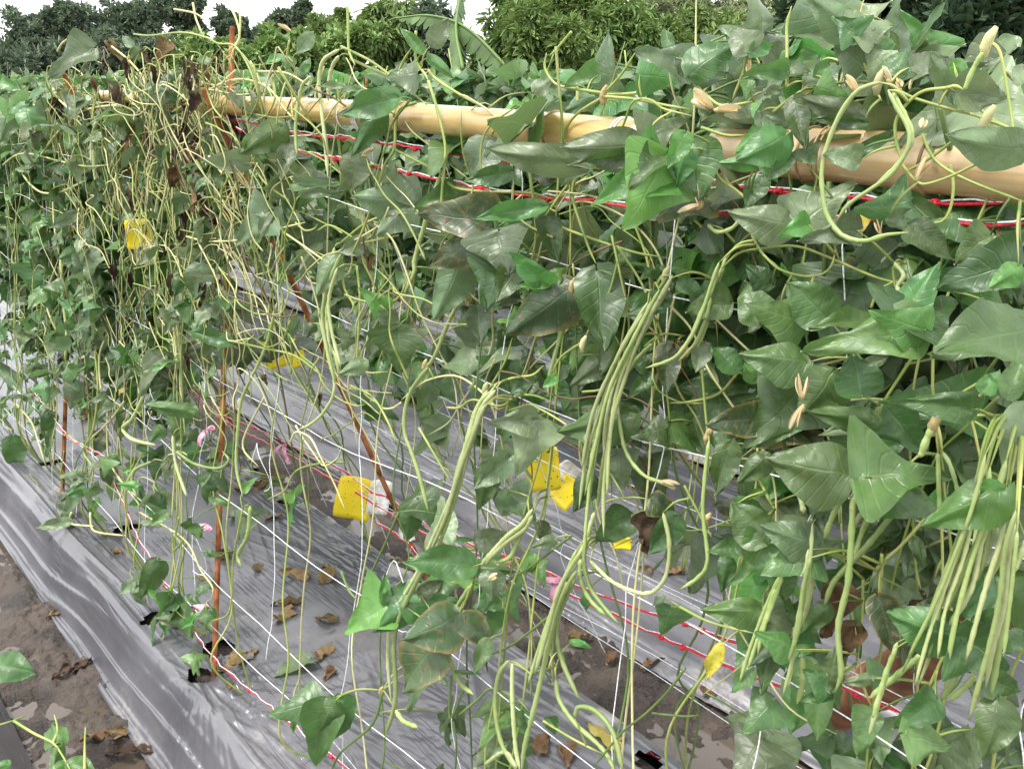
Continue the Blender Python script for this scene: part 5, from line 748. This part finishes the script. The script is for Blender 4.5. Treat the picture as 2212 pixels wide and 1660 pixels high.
for i, (x, y, lb) in enumerate([(1315, 1418, 'greenish leaf lying on the mud of the right furrow'), (1255, 1370, 'crumpled grey leaf at the film edge of the right furrow'), (1405, 1425, 'small leaf scrap on the mud at the far side of the right furrow'), (1450, 1235, 'brown dry leaf on the silvery film beyond the furrow'), (1530, 1480, 'pale withered leaf at the lower right furrow edge'), (1400, 1230, 'thin dry leaf beside the brown one on the silvery film')]):
    P = on(x, y, (0, 0, 1), -.17 if i in (0, 1, 2, 4) else .01); a = random.uniform(0, 6); t = np.array([math.cos(a), math.sin(a), .1]); o = bpy.data.objects.new('fallen_leaf', fam('dry')[i % 6]); col.objects.link(o)
    tag(o, lb, 'fallen leaf', 'fallen leaves in the right furrow'); o.matrix_basis = Matrix.Translation(P - t * .035) @ rot_to(t, (0, .2, 1)) @ Matrix.Scale(.075, 4)
# young plant reaching in from the left bed
e = empty('bean_seedling', on(-60, 1700, (0, 0, 1), -.02)); tag(e, 'young bean plant with bright stem reaching in at the bottom left corner', 'bean plant')
fp = lambda x, y: on(*Z(7, x, y), (0, 0, 1), .18)
for P in ([(-120, 1400), (-20, 1370), (90, 1335), (160, 1305)], [(90, 1340), (220, 1420), (340, 1480), (400, 1560), (450, 1650)], [(340, 1480), (370, 1400), (350, 1300)], [(545, 1650), (545, 1500), (550, 1380)]):
    obj('stem', tmesh('s', catmull([fp(*p) for p in P], 20), np.linspace(.0036, .0016, 20), 6), M_VINE, e)
for bx, by, tx, ty, w in ((385, 1470, 320, 1285, .6), (380, 1480, 330, 1650, .5), (430, 1620, 600, 1660, .9), (-60, 1000, 195, 1020, 1.1), (420, 1600, 300, 1700, .8), (60, 1600, -60, 1660, .8)):
    B, T = fp(bx, by), fp(tx, ty); leaf(e, B, T - B, cam_side(B) + (0, 0, .3), np.linalg.norm(T - B), 'mid', 1, w)
# ---------------------------------------------------------------- shrubs and trees beyond
def tree(name, label, group, base, crowns, trunk_r, n, size, mat, elong=.45, droop=0., cat='tree', clumps=40, limbs=2):
    e = empty(name, base); tag(e, label, cat, group); b = np.array(base); top = np.array(crowns[0][0])
    tk = MB(); tk.add(*tube(catmull([b, (b + top) / 2 + rng.normal(0, .08, 3) * trunk_r * 10, top], 14), np.linspace(trunk_r, trunk_r * .35, 14), 8))
    cm = MB()
    for i, (C, rad) in enumerate(crowns):
        for j in range(limbs):
            q = np.array(C) + rng.normal(0, .45, 3) * np.array(rad); s0 = b + (top - b) * random.uniform(.35, .9); tk.add(*tube(catmull([s0, (s0 + q) / 2 + (0, 0, .1), q], 9), np.linspace(trunk_r * .45, trunk_r * .08, 9), 5))
        cm.add(*leaf_cloud(C, rad, n, size, elong, droop, int(abs(b[0] * 100 + b[1] * 17) + i) % 9999, clumps))
    obj('trunk', tk.mesh('trunk'), M_BARK, e); o = obj('crown', cm.mesh('crown'), mat, e); return e
def bg(x, y, dist):
    d = RT * (x - W_ / 2) / FP - UP * (y - H_ / 2) / FP + FW; return CAM + d * dist
def bgtree(name, label, group, x, ytop, half_px, dist, mat, n, size, h_px=None, **kw):
    """crown centred over photo column x, its top at photo row ytop, standing at the given distance"""
    top = bg(x, ytop - 24, dist); rx = half_px / FP * dist; rz = (h_px or half_px) / FP * dist; C = top - (0, 0, rz); b = np.array([C[0], C[1], -.3])
    C[2] = max(C[2], rz * .6); cr = [(C, (rx * .8, rx * .8, rz * .85))]
    for k in range(5):
        a = random.uniform(0, 6.28); q = random.uniform(.3, .55); cr.append((C + np.array([math.cos(a) * rx * .75, math.sin(a) * rx * .75, random.uniform(-.8, .55) * rz]), (rx * q, rx * q, rz * q * random.uniform(.8, 1.5))))
    n = int(n * .3)
    if C[2] - rz > .6: cr.append((C - (0, 0, rz * 1.1), (rx * .9, rx * .9, rz)))
    return tree(name, label, group, b, cr, kw.pop('tr', .06), n, size, mat, **kw)
gt = 'trees along the field edge'
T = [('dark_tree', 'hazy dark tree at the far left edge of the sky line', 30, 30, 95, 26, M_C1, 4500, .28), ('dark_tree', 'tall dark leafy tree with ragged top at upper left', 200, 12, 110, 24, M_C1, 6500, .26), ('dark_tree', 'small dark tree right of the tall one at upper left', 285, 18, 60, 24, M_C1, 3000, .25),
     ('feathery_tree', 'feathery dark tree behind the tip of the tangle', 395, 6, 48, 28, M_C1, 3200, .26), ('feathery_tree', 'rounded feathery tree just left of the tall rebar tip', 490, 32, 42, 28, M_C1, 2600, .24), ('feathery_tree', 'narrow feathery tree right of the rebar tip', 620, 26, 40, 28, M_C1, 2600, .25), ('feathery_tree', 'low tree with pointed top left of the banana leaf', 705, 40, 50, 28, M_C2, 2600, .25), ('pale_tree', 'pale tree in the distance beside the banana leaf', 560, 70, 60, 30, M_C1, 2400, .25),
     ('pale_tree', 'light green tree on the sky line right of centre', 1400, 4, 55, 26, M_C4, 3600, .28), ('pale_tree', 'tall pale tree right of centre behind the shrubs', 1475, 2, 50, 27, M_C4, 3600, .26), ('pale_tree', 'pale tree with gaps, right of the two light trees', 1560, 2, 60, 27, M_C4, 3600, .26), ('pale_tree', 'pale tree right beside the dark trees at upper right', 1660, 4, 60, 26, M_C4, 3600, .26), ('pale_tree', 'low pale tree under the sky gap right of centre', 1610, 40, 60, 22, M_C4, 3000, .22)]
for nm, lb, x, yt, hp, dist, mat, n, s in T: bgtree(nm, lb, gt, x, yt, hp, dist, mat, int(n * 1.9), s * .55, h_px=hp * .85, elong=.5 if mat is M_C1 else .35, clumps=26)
gs = 'shrubs behind the bean rows'
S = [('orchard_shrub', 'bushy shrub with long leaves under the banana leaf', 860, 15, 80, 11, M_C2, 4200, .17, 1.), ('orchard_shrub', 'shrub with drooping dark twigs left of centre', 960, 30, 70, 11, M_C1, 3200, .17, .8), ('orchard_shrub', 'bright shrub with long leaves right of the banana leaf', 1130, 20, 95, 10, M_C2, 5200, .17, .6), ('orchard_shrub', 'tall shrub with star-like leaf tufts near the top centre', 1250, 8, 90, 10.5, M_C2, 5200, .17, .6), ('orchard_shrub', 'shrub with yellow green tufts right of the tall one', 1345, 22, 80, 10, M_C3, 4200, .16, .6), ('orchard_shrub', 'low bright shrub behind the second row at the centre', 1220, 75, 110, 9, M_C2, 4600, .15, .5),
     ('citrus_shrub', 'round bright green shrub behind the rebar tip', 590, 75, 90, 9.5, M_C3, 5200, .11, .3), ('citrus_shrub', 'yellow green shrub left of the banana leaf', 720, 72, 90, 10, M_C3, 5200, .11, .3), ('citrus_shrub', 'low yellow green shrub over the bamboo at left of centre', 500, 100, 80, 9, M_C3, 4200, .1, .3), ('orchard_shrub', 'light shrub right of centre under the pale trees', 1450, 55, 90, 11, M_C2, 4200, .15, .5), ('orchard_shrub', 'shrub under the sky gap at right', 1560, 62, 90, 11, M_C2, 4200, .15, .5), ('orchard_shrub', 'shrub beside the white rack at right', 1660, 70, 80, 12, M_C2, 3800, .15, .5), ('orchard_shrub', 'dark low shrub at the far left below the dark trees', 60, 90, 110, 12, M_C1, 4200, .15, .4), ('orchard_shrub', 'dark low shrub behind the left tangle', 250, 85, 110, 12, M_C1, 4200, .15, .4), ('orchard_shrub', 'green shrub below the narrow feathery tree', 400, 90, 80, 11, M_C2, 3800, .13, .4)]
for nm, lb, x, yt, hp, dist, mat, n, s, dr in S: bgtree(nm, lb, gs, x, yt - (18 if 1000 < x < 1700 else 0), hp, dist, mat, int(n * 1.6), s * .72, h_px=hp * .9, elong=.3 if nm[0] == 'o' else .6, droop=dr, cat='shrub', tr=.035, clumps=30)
gd = 'dark broadleaf trees at upper right'
for lb, x, yt, hp, dist, n in (('dark broadleaf tree behind the umbrella-like leaf at upper right', 1830, -60, 120, 8.5, 3400), ('dark broadleaf tree with thin trunks at the upper right corner', 2010, -90, 140, 8, 4200), ('dark broadleaf tree touching the right edge of the picture', 2190, -100, 140, 7.5, 4200)):
    bgtree('broadleaf_tree', lb, gd, x, yt, hp, dist, M_CD, int(n * 1.4), .13, h_px=130, elong=.6, clumps=34, tr=.05, limbs=3)
# banana leaves
M_FROND = simple('frond_green', (.09, .15, .05), .5, .4, 4, .35)
e = empty('banana_plant', bg(1010, 330, 9.)); tag(e, 'banana plant with one arching torn frond above the bamboo', 'banana plant')
for P in ([(1100, 150), (1010, 62), (930, 34), (850, 40)], [(1000, 150), (985, 60), (1000, -40)]):
    C = catmull([bg(x, y, 9. + .2 * i) for i, (x, y) in enumerate(P)], 22); obj('midrib', tmesh('m', C, np.linspace(.02, .008, 22), 6), M_C3, e); fr = MB()
    for i in range(1, 21):
        w = .2 * math.sin(math.pi * min(1, (i + 2) / 22)) ** .6; tdir = C[i] - C[i - 1]; tdir /= np.linalg.norm(tdir)
        for s in (-1, 1):
            d = np.array([RT[0], RT[1], 0]) * s * .3 + np.array([0, 0, -.9]) + tdir * .3 + rng.normal(0, .06, 3); d /= np.linalg.norm(d); q = C[i]; h = tdir * .048
            V = [q - h, q + h, q + h * .9 + d * w * .6 + (0, 0, .01), q - h * .9 + d * w * .6, q + h * .4 + d * w, q - h * .3 + d * w]; fr.add(V, [(0, 1, 2, 3), (3, 2, 4, 5)])
    obj('frond', fr.mesh('frond'), M_FROND, e)
# white rack seen between the leaves at right
e = empty('white_rack', bg(1705, 120, 10)); tag(e, 'white slatted rack glimpsed between shrubs and dark tree at right', 'rack')
M_RACK = simple('white_paint', (.75, .76, .78), .5, .4, 10)
for i in range(5): obj('slat', tmesh('s', [bg(1668, 78 + i * 9, 10), bg(1730, 70 + i * 10, 10.3)], .02, 6), M_RACK, e)
for x in (1672, 1726): obj('post', tmesh('s', [bg(x, 66, 10.05), bg(x, 200, 10.05)], .025, 6), M_RACK, e)
for o in col.objects:
    if o.type == 'EMPTY' and 'label' not in o: print('no label', o.name)
